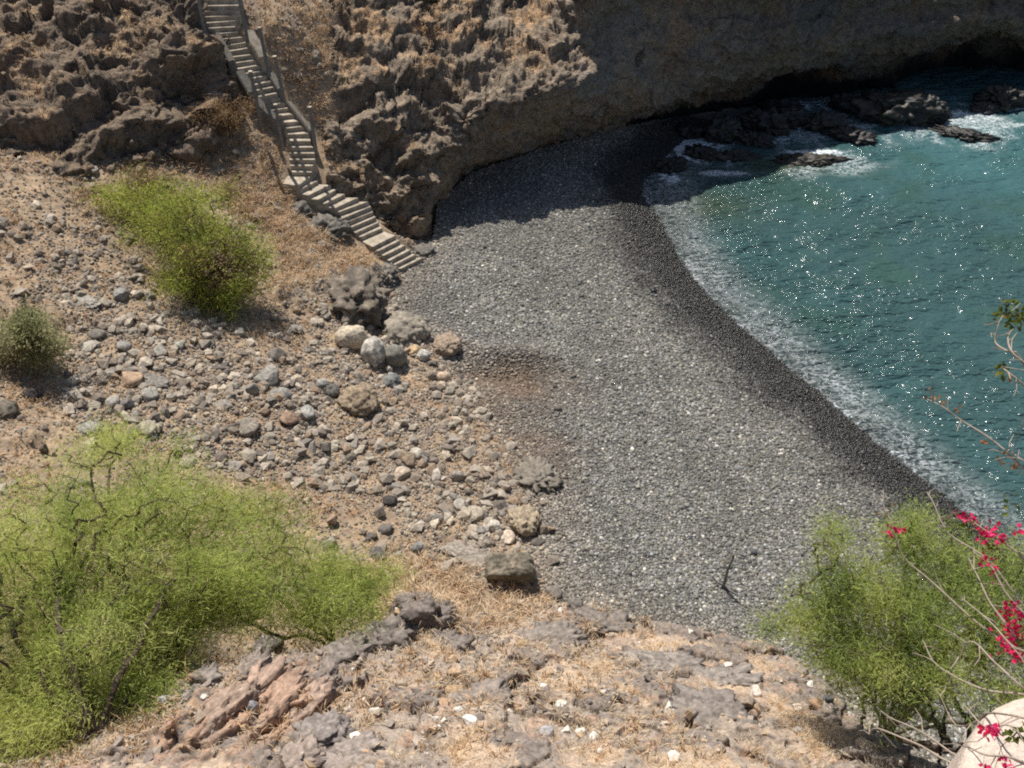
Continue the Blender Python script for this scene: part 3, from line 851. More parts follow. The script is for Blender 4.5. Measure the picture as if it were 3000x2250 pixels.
def boulder_mesh(name, half, seed, color, color2=None, sub=5, rough=0.22, lumps=0.3, flat_top=None, angular=0.0, fine_=0.05, mat=None, boxy=False, fac=0.0):
    V, Fc = ICO[sub]
    S = np.array(half, float)
    D = V.copy()
    if boxy:
        D = V / (np.abs(V) ** 7).sum(1)[:, None] ** (1 / 7)
    r = np.ones(len(V))
    if angular:
        rs = np.random.default_rng(seed)
        nn = rs.normal(size=(9 if angular > 0.75 else 14, 3))
        nn /= np.linalg.norm(nn, axis=1)[:, None]
        hh = rs.uniform(0.55 if angular > 0.75 else 0.72, 1.0, len(nn))
        dots = V @ nn.T
        rad = np.where(dots > 0.05, hh / np.maximum(dots, 0.05), 9).min(1)
        r = r * (1 - angular) + angular * np.minimum(rad, 1.15)
    Q = V * S / max(S.min(), 0.15)
    r = r + rough * fbm(Q * 1.1 + seed * 3.7, 3, seed) + lumps * (0.42 * (0.5 - worley(Q * 1.7 + seed, seed + 5)[0]) + 0.22 * (0.5 - worley(Q * 4.1 + seed, seed + 6)[0]))
    r = r + fine_ * fbm(Q * 6 + seed, 2, seed + 9) + 0.22 * lumps * facets(Q * 1.5 + seed, seed + 31, 0.9) + 0.10 * lumps * facets(Q * 3.7 + seed, seed + 32, 0.9)
    if fac: r = r + fac * facets(Q * 0.9 + seed, seed + 41, 0.7) + 0.5 * fac * facets(Q * 2.3 + seed, seed + 42, 0.7)
    P = D * r[:, None] * S
    if flat_top:
        P[:, 2] = np.where(P[:, 2] > flat_top * S[2], flat_top * S[2] + (P[:, 2] - flat_top * S[2]) * 0.25, P[:, 2])
    n = fbm(Q * 1.6 + 5, 4, seed + 11)
    col = np.broadcast_to(np.array(color), (len(P), 3))
    if color2 is not None:
        col = mix(col, np.array(color2), sstep(-0.15, 0.35, n))
    col = np.clip(col * (1 + 0.4 * fbm(Q * 5, 3, seed + 3))[:, None], 0.005, 1)
    me = np_mesh(name, P, Fc, col)
    if mat: me.materials.append(mat)
    return me

# rocks in the surf
for k, (px, py, z, s, lab, al) in enumerate(sea_rock_spec):
    base = np.array([0.010, 0.0095, 0.009])
    c2 = np.array([0.075, 0.062, 0.032]) * al + base * (1 - al) * 1.8
    if k: s = (s[0] * 0.92, s[1] * 0.85, s[2] * 0.85)
    me = boulder_mesh('sea_rock', s, 400 + k, base, c2, 5, 0.25, 1.0, 0.62 if k == 0 else None, 0.4, 0.10)
    c = at(px, py, max(z, 0.0))
    o = link('sea_rock', me, M_wetrock)
    o.location = (c[0], c[1], z)
    o.rotation_euler = (0, 0, 0 if k == 0 else random.uniform(-0.5, 0.5))
    tag(o, lab, 'rock', 'dark rocks in the surf below the cliff')

# named boulders along the top of the beach and on the slope:
# px, py (picture centre), width px, height px, colour, second colour, kind, label
big_spec = [
    (352, 334, 30, 30, (0.42, 0.35, 0.26), (0.52, 0.45, 0.34), 'round', 'cream rounded boulder, palest of the cluster at the top of the beach'),
    (375, 347, 22, 38, (0.30, 0.28, 0.24), (0.62, 0.58, 0.50), 'round', 'tall white-speckled boulder leaning beside the cream rounded boulder'),
    (405, 327, 44, 34, (0.27, 0.235, 0.185), (0.20, 0.175, 0.14), 'lumpy', 'broad brown-grey lumpy boulder at the back of the beach-top cluster'),
    (396, 353, 20, 28, (0.17, 0.165, 0.14), (0.22, 0.21, 0.17), 'round', 'upright smooth grey-green boulder at the front of the beach-top cluster'),
    (447, 343, 26, 20, (0.29, 0.22, 0.16), (0.23, 0.185, 0.14), 'lumpy', 'rust-tinted low boulder half buried in pebbles beside the cluster'),
    (424, 354, 14, 16, (0.34, 0.32, 0.28), (0.72, 0.69, 0.62), 'round', 'small white-crusted boulder next to the flat tan stone'),
    (413, 349, 13, 12, (0.45, 0.33, 0.19), None, 'ang', 'flat tan stone wedged between the grey-green and the white-crusted boulders'),
    (431, 375, 12, 13, (0.27, 0.22, 0.17), None, 'round', 'grey-brown stone touching the tan round-topped stone'),
    (444, 376, 14, 13, (0.47, 0.36, 0.26), None, 'round', 'tan round-topped stone on the rim of the brown hollow'),
    (359, 397, 34, 30, (0.21, 0.16, 0.11), (0.30, 0.235, 0.16), 'lumpy', 'rough brown and grey boulder downhill from the cream boulder, dark underneath'),
    (332, 390, 16, 14, (0.13, 0.12, 0.105), None, 'lumpy', 'dark stone touching the uphill side of the rough brown boulder'),
    (392, 379, 18, 16, (0.13, 0.13, 0.125), (0.22, 0.22, 0.2), 'lumpy', 'dark grey pitted stone below the upright grey-green boulder'),
    (354, 290, 60, 44, (0.12, 0.10, 0.08), (0.21, 0.175, 0.135), 'crag', 'large dark lava outcrop left of the foot of the stairs'),
    (385, 268, 22, 14, (0.13, 0.115, 0.10), (0.21, 0.18, 0.145), 'crag', 'small dark lava knob touching the lowest steps'),
    (326, 222, 42, 30, (0.11, 0.10, 0.088), (0.18, 0.16, 0.13), 'crag', 'dark overhanging lava outcrop beside the lower flight of steps'),
    (301, 207, 20, 20, (0.12, 0.11, 0.095), (0.19, 0.17, 0.14), 'crag', 'upright dark lava stump just under the stair landing'),
    (424, 249, 22, 12, (0.11, 0.10, 0.09), (0.20, 0.18, 0.15), 'crag', 'low dark rock at the cliff corner beside the bottom steps'),
    (536, 473, 44, 20, (0.21, 0.185, 0.15), (0.15, 0.13, 0.105), 'crag', 'wide low brown-grey rock lying among the beach pebbles'),
    (524, 517, 30, 22, (0.34, 0.275, 0.19), (0.27, 0.215, 0.155), 'lumpy', 'straw-coloured crumbly boulder at the edge of the pebbles'),
    (511, 556, 46, 34, (0.13, 0.115, 0.085), (0.24, 0.20, 0.15), 'block', 'big square dark block standing over its own black shadow'),
    (472, 553, 52, 22, (0.31, 0.265, 0.215), (0.20, 0.17, 0.14), 'slab', 'long grey layered slab leaning on the big square block'),
    (575, 604, 16, 12, (0.17, 0.15, 0.13), None, 'lumpy', 'dark lumpy stone at the lower rim of the pebbles'),
    (553, 592, 16, 10, (0.19, 0.165, 0.14), None, 'ang', 'small dark stone uphill of the lumpy one at the rim of the pebbles'),
    (268, 372, 22, 20, (0.27, 0.25, 0.215), None, 'ang', 'grey wedge-shaped rock below the tall dark rock on the open slope'),
    (278, 353, 16, 18, (0.19, 0.165, 0.14), None, 'ang', 'dark upright rock behind the grey wedge-shaped rock'),
    (125, 345, 14, 14, (0.30, 0.28, 0.25), None, 'ang', 'pentagonal grey rock right of the rounded dark boulder'),
    (97, 333, 18, 10, (0.20, 0.18, 0.15), None, 'round', 'rounded dark boulder with a pale stone in front, right of the grey-green bush'),
    (90, 345, 13, 11, (0.42, 0.39, 0.33), None, 'ang', 'pale flat-faced rock in front of the rounded dark boulder'),
    (74, 380, 16, 14, (0.55, 0.48, 0.38), None, 'ang', 'near-white square rock on the bare slope below the grey-green bush'),
    (33, 393, 19, 13, (0.055, 0.048, 0.045), None, 'round', 'almost black boulder left of the near-white square rock'),
    (7, 408, 20, 18, (0.14, 0.12, 0.095), None, 'lumpy', 'dark brown boulder at the left edge of the picture'),
    (85, 298, 28, 13, (0.35, 0.32, 0.27), None, 'slab', 'long pale slab lying across the stones between the two bushes'),
    (122, 293, 12, 18, (0.27, 0.26, 0.235), None, 'ang', 'grey standing stone right of the long pale slab'),
    (158, 349, 15, 10, (0.36, 0.33, 0.28), None, 'ang', 'light grey stone below the yellow-green bush'),
    (181, 344, 12, 12, (0.35, 0.33, 0.27), None, 'ang', 'light grey stone right of its twin below the yellow-green bush'),
    (150, 391, 18, 13, (0.31, 0.29, 0.25), None, 'ang', 'grey flat rock in the straw, middle of the slope'),
    (155, 378, 26, 14, (0.23, 0.21, 0.18), None, 'slab', 'dark-edged slab resting above the flat grey rock'),
    (131, 375, 20, 16, (0.38, 0.27, 0.18), None, 'ang', 'pinkish tan rock with a shaded face, uphill of the dark-edged slab'),
    (167, 411, 10, 17, (0.33, 0.30, 0.25), None, 'tall', 'narrow upright grey stone on the stony slope'),
    (112, 400, 14, 12, (0.40, 0.37, 0.32), None, 'ang', 'pale split stone left of the narrow upright stone'),
    (128, 403, 12, 14, (0.19, 0.17, 0.155), None, 'ang', 'dark grey stone touching the pale split stone'),
    (90, 428, 22, 12, (0.29, 0.275, 0.25), None, 'round', 'blue-grey smooth rock at the upper edge of the big green tree'),
    (147, 427, 18, 18, (0.33, 0.29, 0.22), None, 'ang', 'tan-topped rock with black shadow just above the tall tree twigs'),
    (46, 448, 9, 13, (0.16, 0.12, 0.10), None, 'tall', 'small reddish dark upright stone alone on bare soil'),
    (252, 388, 12, 19, (0.26, 0.24, 0.21), None, 'tall', 'leaning grey stone left of the rubble fan'),
    (290, 416, 20, 14, (0.30, 0.205, 0.15), None, 'ang', 'reddish block among the grey rubble'),
    (309, 411, 17, 14, (0.33, 0.32, 0.29), None, 'ang', 'light grey block right of the reddish block'),
    (248, 425, 19, 17, (0.27, 0.235, 0.19), None, 'ang', 'large brown-grey block in the middle of the rubble fan'),
    (281, 393, 20, 15, (0.26, 0.245, 0.22), None, 'round', 'rounded grey stone above the reddish block'),
    (323, 383, 14, 12, (0.29, 0.275, 0.25), None, 'round', 'egg-shaped grey stone left of the dark stone by the brown boulder'),
    (297, 328, 14, 10, (0.36, 0.33, 0.28), None, 'ang', 'pale stone on straw uphill of the cream boulder'),
    (410, 457, 16, 16, (0.22, 0.165, 0.115), None, 'ang', 'brown faceted rock among the lower rubble'),
    (457, 474, 15, 16, (0.30, 0.255, 0.215), None, 'round', 'rounded mauve-grey stone at the beach side of the rubble'),
    (436, 473, 14, 11, (0.48, 0.42, 0.35), None, 'ang', 'pale cream stone left of the rounded mauve-grey stone'),
    (402, 472, 17, 12, (0.42, 0.34, 0.26), None, 'ang', 'tan pointed stone in the lower rubble'),
    (416, 452, 12, 11, (0.42, 0.38, 0.31), None, 'ang', 'cream stone behind the brown faceted rock'),
    (389, 500, 16, 10, (0.07, 0.06, 0.055), None, 'round', 'blackish stone alone on orange soil below the rubble'),
    (418, 546, 14, 14, (0.24, 0.23, 0.215), None, 'round', 'smooth slate-grey stone perched on straw grass'),
    (377, 553, 18, 12, (0.14, 0.125, 0.11), None, 'lumpy', 'dark jagged stone near the tip of the big green tree'),
    (385, 526, 14, 12, (0.16, 0.14, 0.125), None, 'ang', 'dark stone uphill of the smooth slate-grey stone'),
    (371, 535, 12, 9, (0.13, 0.115, 0.10), None, 'ang', 'dark flat stone between the jagged stone and the blackish stone'),
    (494, 524, 15, 14, (0.55, 0.50, 0.42), None, 'round', 'whitish round stone in the heap behind the big square block'),
    (507, 535, 15, 13, (0.55, 0.44, 0.34), None, 'ang', 'pinkish white stone on top of the heap behind the big square block'),
    (478, 529, 15, 14, (0.22, 0.20, 0.18), None, 'ang', 'dark grey cube-like stone in the heap behind the long layered slab'),
    (475, 512, 16, 12, (0.43, 0.36, 0.28), None, 'ang', 'flat cream stone at the top of the heap behind the layered slab'),
    (460, 503, 14, 10, (0.35, 0.31, 0.26), None, 'ang', 'long pale stone uphill of the flat cream stone'),
    (437, 516, 13, 14, (0.20, 0.18, 0.155), None, 'ang', 'dark cracked stone at the left end of the heap'),
    (398, 497, 16, 8, (0.50, 0.43, 0.34), None, 'slab', 'thin pale slab lying on orange soil near the blackish stone'),
    (240, 330, 12, 10, (0.33, 0.30, 0.25), None, 'ang', 'grey stone on the straw right below the shaded side of the yellow-green bush'),
]
CL_ANG = {}
for k, (px, py, w, h, c1_, c2_, kind, lab) in enumerate(big_spec):
    foot = hit(px, py + h * 0.30)
    dep = depth_of(foot)
    rx = w * dep / F / 2 * (1.12 if w > 19 else 1)
    rz = max(h * dep / F / 2 * (0.95 if kind in ('round', 'tall', 'lumpy') else 0.8), 0.06)
    ry = (rx * 0.85 + rz * 0.3)
    if kind == 'slab': rz *= 0.62; ry = rx * 0.6
    if kind == 'tall': ry = rx; rz *= 1.15
    if kind == 'block': rz = h * dep / F / 2 * 1.1; ry = rx * 0.7
    if kind == 'round': ry = max(rx * 0.8, rz * 0.8)
    ang_ = {'round': 0.25, 'lumpy': 0.3, 'crag': 0.3, 'ang': 0.95, 'slab': 0.8, 'tall': 0.8, 'block': 0.0}[kind]
    lum = {'round': 0.12, 'lumpy': 0.45, 'crag': 0.8, 'ang': 0.05, 'slab': 0.35, 'tall': 0.05, 'block': 0.3}[kind]
    rg = {'round': 0.12, 'lumpy': 0.22, 'crag': 0.3, 'ang': 0.05, 'slab': 0.1, 'tall': 0.06, 'block': 0.08}[kind]
    sub = 5 if w > 24 else 4
    c2u = c2_ if c2_ is not None else tuple(0.72 * q for q in c1_)
    if kind == 'block': foot = hit(px - 1, py + 18); rx, ry, rz = 0.62, 0.34, 0.46
    me = boulder_mesh('boulder', (rx, ry, rz), 500 + 7 * k, c1_, c2u, sub, rg, lum, 0.55 if kind == 'slab' else None, ang_, 0.06 if kind in ('crag', 'lumpy', 'block') else 0.025, boxy=(kind == 'block'))
    big_ = w > 19
    o = link('boulder' if big_ else 'rock', me, M_stonev)
    zc = float(ground(foot[0], foot[1])[0])
    o.location = (foot[0], foot[1], zc + rz * (0.22 if kind == 'crag' else 0.42))
    o.rotation_euler = {'slab': (0.1, 0.18, -0.1), 'block': (0.28, 0.0, 0.05)}.get(kind, (0, 0, random.uniform(-0.25, 0.25)))
    tag(o, lab, 'boulder' if big_ else 'rock', 'boulders at the top of the beach' if (big_ and px > 320) else 'loose rocks on the dry slope')

# stones on the near ledge
led_spec = [
    (376, 620 + 90, 13, 11, (0.66, 0.62, 0.57), 'chalk-white wedge stone, uphill one of the pair on the near ledge'),
    (469, 719, 15, 15, (0.68, 0.65, 0.60), 'largest white rounded stone on the near ledge'),
    (458, 709, 9, 9, (0.66, 0.63, 0.58), 'white stone just uphill of the largest white stone'),
    (436, 718, 7, 8, (0.62, 0.60, 0.56), 'upper small white stone left of the largest white stone'),
    (437, 727, 7, 8, (0.60, 0.58, 0.54), 'lower small white stone left of the largest white stone'),
    (508, 710, 10, 10, (0.58, 0.53, 0.47), 'white stone half hidden by straw right of the largest white stone'),
    (484, 708, 9, 9, (0.50, 0.40, 0.31), 'pinkish tan stone between two white stones on the ledge'),
    (561, 705, 14, 11, (0.60, 0.56, 0.49), 'greyish white blunt stone in the middle of the near ledge'),
    (548, 731, 16, 13, (0.33, 0.315, 0.31), 'blue-grey pointed stone below the greyish white blunt stone'),
    (581, 731, 16, 14, (0.70, 0.66, 0.58), 'white broken stone with sharp edges, tall part'),
    (594, 736, 11, 6, (0.72, 0.68, 0.60), 'white flake beside the white broken stone'),
    (600, 750, 8, 12, (0.62, 0.56, 0.50), 'pale oval stone near the bottom of the ledge'),
    (673, 755, 13, 20, (0.68, 0.60, 0.52), 'long white shard standing on end at the bottom of the ledge'),
    (523, 643, 12, 9, (0.40, 0.29, 0.17), 'ochre block on grey bedrock near the top of the ledge'),
    (453, 659, 10, 8, (0.46, 0.32, 0.20), 'small ochre stone at the top of the ochre row'),
    (455, 672, 14, 12, (0.43, 0.30, 0.19), 'ochre cube in the row of ochre stones'),
    (451, 690, 14, 10, (0.41, 0.28, 0.17), 'flat ochre stone in the row of ochre stones'),
    (440, 702, 24, 16, (0.40, 0.27, 0.17), 'largest ochre rock, bottom of the ochre row'),
    (437, 686, 9, 8, (0.38, 0.27, 0.17), 'little ochre stone left of the flat ochre stone'),
    (365, 755, 13, 9, (0.42, 0.27, 0.16), 'orange-brown stone at the bottom of the ledge'),
    (755, 690, 14, 17, (0.62, 0.54, 0.47), 'cream-topped upright stone on the ledge below the leafy tree'),
    (746, 700, 16, 12, (0.30, 0.235, 0.18), 'brown stone under the cream-topped upright stone'),
    (828, 697, 11, 15, (0.12, 0.125, 0.135), 'blue-black upright stone at the foot of the leafy tree'),
    (815, 702, 17, 11, (0.33, 0.21, 0.13), 'rust-brown slab beside the blue-black upright stone'),
    (797, 707, 12, 10, (0.46, 0.37, 0.28), 'cream stone left of the rust-brown slab'),
    (865, 745, 20, 9, (0.46, 0.36, 0.25), 'flat buff slab lying near the trunks of the leafy tree'),
    (797, 665 + 65, 9, 12, (0.26, 0.255, 0.25), 'blue-grey stone in straw below the rust-brown slab'),
    (355, 736 + 2, 16, 8, (0.72, 0.66, 0.58), 'white flat sliver at the left of the straw patch'),
    (252, 705, 11, 10, (0.24, 0.235, 0.235), 'blue-grey stone set in the red strata'),
    (165, 700, 14, 10, (0.36, 0.34, 0.33), 'pale blue-grey stone beside the red strata'),
    (300, 668, 9, 9, (0.14, 0.12, 0.11), 'dark stone on the rim of the ledge by the tree tip'),
]
for k, (px, py, w, h, c1_, lab) in enumerate(led_spec):
    foot = hit(px, py + h * 0.25)
    dep = depth_of(foot)
    rx, rz = w * dep / F / 2, h * dep / F / 2 * 0.8
    me = boulder_mesh('ledge_stone', (rx, rx * 0.85, rz), 900 + 7 * k, c1_, tuple(0.8 * q for q in c1_), 4, 0.08, 0.08, None, 0.9, 0.03)
    o = link('ledge_stone', me, M_stonev)
    o.location = (foot[0], foot[1], foot[2] + rz * 0.45)
    o.rotation_euler = (random.uniform(-.2, .2), random.uniform(-.2, .2), random.uniform(-.3, .3))
    tag(o, lab, 'stone', 'loose stones on the near ledge')

slab_spec = [  # px, py, length px, width px, thickness px, colour, turn, label
    (222, 712, 62, 17, 15, (0.33, 0.24, 0.185), 50, 'pink-brown slab at the lower left of the tilted red strata'),
    (246, 700, 74, 16, 16, (0.36, 0.255, 0.195), 52, 'long pink slab of the red strata with a dark crevice on its right'),
    (272, 708, 80, 19, 17, (0.35, 0.235, 0.17), 52, 'red-brown middle slab of the tilted strata'),
    (299, 712, 66, 19, 18, (0.345, 0.25, 0.195), 54, 'pink-tan slab right of the red-brown middle slab'),
    (246, 672, 44, 20, 14, (0.25, 0.205, 0.175), 50, 'grey slab capping the top of the red strata'),
    (318, 684, 40, 22, 16, (0.24, 0.195, 0.165), 40, 'grey-brown block at the upper right of the red strata'),
    (325, 735, 46, 34, 20, (0.235, 0.20, 0.18), 20, 'cracked grey block below the pink-tan slab'),
    (352, 757, 52, 34, 16, (0.27, 0.225, 0.195), 15, 'broad grey cracked rock at the bottom of the ledge'),
    (290, 762, 60, 30, 16, (0.30, 0.24, 0.20), 25, 'brownish flat rock at the very bottom under the red strata'),
    (195, 688, 40, 26, 14, (0.25, 0.215, 0.19), 45, 'grey outcrop on the rim of the ledge beside the leafy tree crown'),
    (262, 652, 34, 18, 14, (0.20, 0.17, 0.15), 55, 'dark pointed slab on the rim left of the dark rim stone'),
    (415, 612, 34, 26, 26, (0.185, 0.155, 0.135), 10, 'dark craggy block crowning the rocky knob on the ledge rim'),
    (438, 618, 24, 24, 24, (0.19, 0.16, 0.14), -20, 'dark block on the seaward side of the rocky knob'),
    (398, 632, 36, 22, 18, (0.198, 0.17, 0.147), 30, 'brown-grey rock on the landward side of the rocky knob'),
    (448, 645, 30, 22, 18, (0.198, 0.168, 0.145), -30, 'grey rock at the foot of the rocky knob'),
    (375, 640, 46, 26, 18, (0.20, 0.17, 0.148), 25, 'brown-grey rock bridging the rim between the leafy tree tip and the knob'),
    (345, 655, 44, 24, 16, (0.21, 0.18, 0.155), 35, 'grey rim rock just under the tip of the lower leafy tree'),
    (715, 718, 74, 40, 20, (0.235, 0.20, 0.175), -12, 'large smooth grey-brown bedrock hump in the right part of the ledge'),
    (660, 668, 64, 26, 12, (0.25, 0.215, 0.185), 12, 'flat grey bedrock plate near the straw hollow of the ledge'),
    (720, 680, 70, 24, 12, (0.26, 0.225, 0.195), 5, 'long flat grey plate behind the bedrock hump'),
    (545, 640, 66, 26, 12, (0.235, 0.20, 0.17), 8, 'grey bedrock plate just below the rim beside the ochre block'),
    (600, 625, 46, 22, 14, (0.20, 0.17, 0.145), -5, 'lumpy dark bedrock on the rim nearest the pebbles'),
    (480, 700, 50, 26, 10, (0.24, 0.20, 0.17), 15, 'low grey plate behind the largest white stone'),
]
for k, (px, py, ln_, wd_, th_, c1_, turn, lab) in enumerate(slab_spec):
    p = hit(px, py)
    m2 = depth_of(p) / F
    red_ = k < 4
    a_ = (ln_ / 2 * m2 * 1.1, wd_ / 2 * m2 * (1.75 if red_ else 1.25), th_ / 2 * m2 * (1.5 if red_ else 1.2))
    dark_ = c1_[0] < 0.2
    me = boulder_mesh('ledge_rock', a_, 1300 + 7 * k, c1_, tuple(0.68 * q for q in c1_), 5, 0.12, 0.35 if dark_ else 0.12, None, 0.25, 0.05, boxy=True, fac=0.34)
    o = link('ledge_rock', me, M_stonev)
    sink = -0.25 if dark_ else (-0.42 if red_ else -0.22)
    o.location = (p[0], p[1], p[2] + a_[2] * sink)
    o.rotation_euler = (math.radians(-14 + random.uniform(-6, 6)), math.radians(random.uniform(-8, 8)), math.radians(turn + random.uniform(-7, 7)))
    tag(o, lab, 'rock', 'bedrock slabs breaking out of the near ledge')

# generic loose rocks: shared meshes, each one an object; the rest of the rubble is one mass
def angular_proto(seed):
    rs = np.random.default_rng(seed)
    p = rs.normal(size=(9, 3)); p /= np.linalg.norm(p, axis=1)[:, None]
    p *= rs.uniform(0.8, 1.25, (9, 1))
    bm = bmesh.new()
    for q in p: bm.verts.new(q)
    bmesh.ops.convex_hull(bm, input=bm.verts[:])
    bmesh.ops.delete(bm, geom=[v for v in bm.verts if not v.link_faces], context='VERTS')
    bmesh.ops.bevel(bm, geom=bm.edges[:], offset=0.025, segments=1, affect='EDGES', clamp_overlap=True)
    bmesh.ops.triangulate(bm, faces=bm.faces[:])
    bm.verts.ensure_lookup_table()
    for i, v in enumerate(bm.verts): v.index = i
    V = np.array([v.co[:] for v in bm.verts]); Fc = np.array([[v.index for v in f.verts] for f in bm.faces])
    bm.free()
    return V, Fc

rub_zone = [  # polygon in the picture, z guess, stones per m2
    ([(150, 300), (260, 350), (350, 395), (430, 430), (470, 470), (545, 520), (545, 592), (440, 560), (380, 500), (250, 480), (130, 440), (60, 410), (70, 350)], 46),
    ([(30, 215), (110, 225), (115, 255), (170, 300), (260, 335), (330, 345), (330, 380), (200, 370), (60, 330), (10, 260)], 26),
    ([(300, 290), (400, 300), (440, 345), (480, 400), (520, 460), (480, 480), (380, 440), (330, 400)], 38),
    ([(470, 470), (545, 500), (545, 590), (440, 545)], 60),
    ([(475, 0), (560, 0), (545, 40), (520, 50), (480, 20)], 40),
]
area_pts = []
cand = rng.uniform([-20, 7], [2, 44], size=(150000, 2))
cz_ = ground(cand[:, 0], cand[:, 1])
cpx, cpy, cdep = project(np.column_stack([cand, cz_]))
dens = np.full(len(cand), 7.0)
for poly, dn in rub_zone:
    dd = sdf(np.array(poly, float), cpx, cpy)
    dens = np.maximum(dens, dn * sstep(18, -12, dd))
area = 22 * 37
nz = fbm(np.column_stack([cand * 0.9, 0 * cand[:, 0]]), 3, 900)
dens *= 2.2 * np.clip(0.72 + 1.7 * nz, 0.06, 1.8)
okc = (rng.uniform(size=len(cand)) < dens / (len(cand) / area)) & (lookup(dB, cand[:, 0], cand[:, 1]) > -0.3) & (lookup(dst, cand[:, 0], cand[:, 1]) > 0.95) & (lookup(rockm, cand[:, 0], cand[:, 1]) < 0.5)
okc &= (llookup(dLw, np.clip(cand[:, 0], -10, 9), np.clip(cand[:, 1], 1.3, 13)) > 0.3) | (cand[:, 1] > 13)
pts, pz = cand[okc], cz_[okc]
n = len(pts)
size = np.clip(0.040 * (1 - rng.uniform(size=n)) ** -0.50, 0.036, 0.21)
ppx, ppy, pdp = project(np.column_stack([pts, pz]))
pal = np.array([(0.29, 0.25, 0.20), (0.235, 0.192, 0.15), (0.35, 0.30, 0.24), (0.175, 0.145, 0.118), (0.27, 0.195, 0.135), (0.13, 0.112, 0.096), (0.40, 0.335, 0.255), (0.25, 0.222, 0.19)])
tones = ['grey', 'brown-grey', 'light grey', 'dark grey', 'reddish brown', 'nearly black', 'pale cream', 'slate-grey']
pci = rng.choice(len(pal), n, p=[.24, .2, .14, .14, .1, .04, .06, .08])
pcol = pal[pci] * rng.uniform(0.82, 1.15, (n, 1))
inview = (ppx > 0) & (ppx < 1024) & (ppy > 0) & (ppy < 768)
# keep generic ones off the named boulders
named = [o for o in COL.objects if o.get('category') in ('boulder', 'rock', 'stone') and o.name.split('.')[0] != 'ledge_rock']
nloc = np.array([o.location[:] for o in named])
dn_ = np.min(np.linalg.norm(pts[:, None] - nloc[None, :, :2], axis=2) - 0.30, axis=1)
show = np.where(inview & (dn_ > 0.1), size / pdp, 0)
order = np.argsort(-show)
N_IND = 300 - sum(1 for o in named if o.get('category') in ('boulder', 'rock'))
ind = order[:N_IND]
rest = order[N_IND:]
protos = []
for k in range(10):
    Vp, Fp = angular_proto(3000 + k)
    me = np_mesh('rock', Vp, Fp, smooth=False)
    me.materials.append(M_stone)
    protos.append(me)
landmarks = [((185, 245), 'the yellow-green bush'), ((15, 340), 'the grey-green bush'), ((352, 334), 'the cream boulder'), ((359, 397), 'the rough brown boulder'), ((268, 372), 'the grey wedge rock'),
             ((74, 380), 'the near-white square rock'), ((85, 298), 'the long pale slab'), ((290, 416), 'the reddish block'), ((410, 457), 'the brown faceted rock'), ((500, 552), 'the big square block'),
             ((130, 500), 'the big green tree'), ((389, 500), 'the blackish stone'), ((418, 546), 'the slate-grey stone'), ((167, 411), 'the narrow upright stone'), ((354, 291), 'the dark outcrop by the steps'),
             ((510, 380), 'the brown hollow'), ((300, 180), 'the stair landing'), ((33, 393), 'the almost black boulder'), ((457, 474), 'the mauve-grey stone'), ((524, 517), 'the straw-coloured boulder'), ((520, 20), 'the cliff-top scree')]
used_lab = {}
for i in ind:
    r = size[i]
    s = np.array([r * rng.uniform(.8, 1.25), r * rng.uniform(.7, 1.1), r * rng.uniform(.5, .85)])
    o = bpy.data.objects.new('rock', protos[int(rng.integers(10))])
    COL.objects.link(o)
    o.scale = s
    o.location = (pts[i, 0], pts[i, 1], pz[i] + s[2] * 0.45)
    o.rotation_euler = (rng.uniform(-.35, .35), rng.uniform(-.35, .35), rng.uniform(0, 6.28))
    o.color = (*pcol[i], 1)
    q = np.array([ppx[i], ppy[i]])
    dl_ = [np.hypot(*(q - np.array(l[0]))) for l in landmarks]
    j = int(np.argmin(dl_))
    v = q - np.array(landmarks[j][0])
    how = ('beside' if dl_[j] < 22 else ('uphill of' if (v[1] < -abs(v[0]) * 0.8) else ('downhill of' if v[1] > abs(v[0]) * 0.8 else ('on the beach side of' if v[0] > 0 else 'inland of'))))
    form = 'flat' if s[2] < 0.62 * r else ('long' if s[0] > 1.35 * s[1] else ('blocky' if s[2] > 0.75 * r else 'angular'))
    big_w = 'sizeable' if r > 0.19 else ('fist-to-head-sized' if r < 0.125 else 'head-sized')
    tag(o, f'{big_w} {form} {tones[pci[i]]} rock {how} {landmarks[j][1]}', 'rock', 'loose rocks on the dry slope')

def quat_mats(n, tilt=0.5):
    a = rng.uniform(0, 2 * np.pi, n)
    bx, by = rng.uniform(-tilt, tilt, n), rng.uniform(-tilt, tilt, n)
    ca, sa = np.cos(a), np.sin(a)
    Rz = np.zeros((n, 3, 3)); Rz[:, 0, 0] = ca; Rz[:, 0, 1] = -sa; Rz[:, 1, 0] = sa; Rz[:, 1, 1] = ca; Rz[:, 2, 2] = 1
    Rx = np.zeros((n, 3, 3)); Rx[:, 0, 0] = 1; Rx[:, 1, 1] = np.cos(bx); Rx[:, 1, 2] = -np.sin(bx); Rx[:, 2, 1] = np.sin(bx); Rx[:, 2, 2] = np.cos(bx)
    Ry = np.zeros((n, 3, 3)); Ry[:, 1, 1] = 1; Ry[:, 0, 0] = np.cos(by); Ry[:, 0, 2] = np.sin(by); Ry[:, 2, 0] = -np.sin(by); Ry[:, 2, 2] = np.cos(by)
    return Rx @ Ry @ Rz

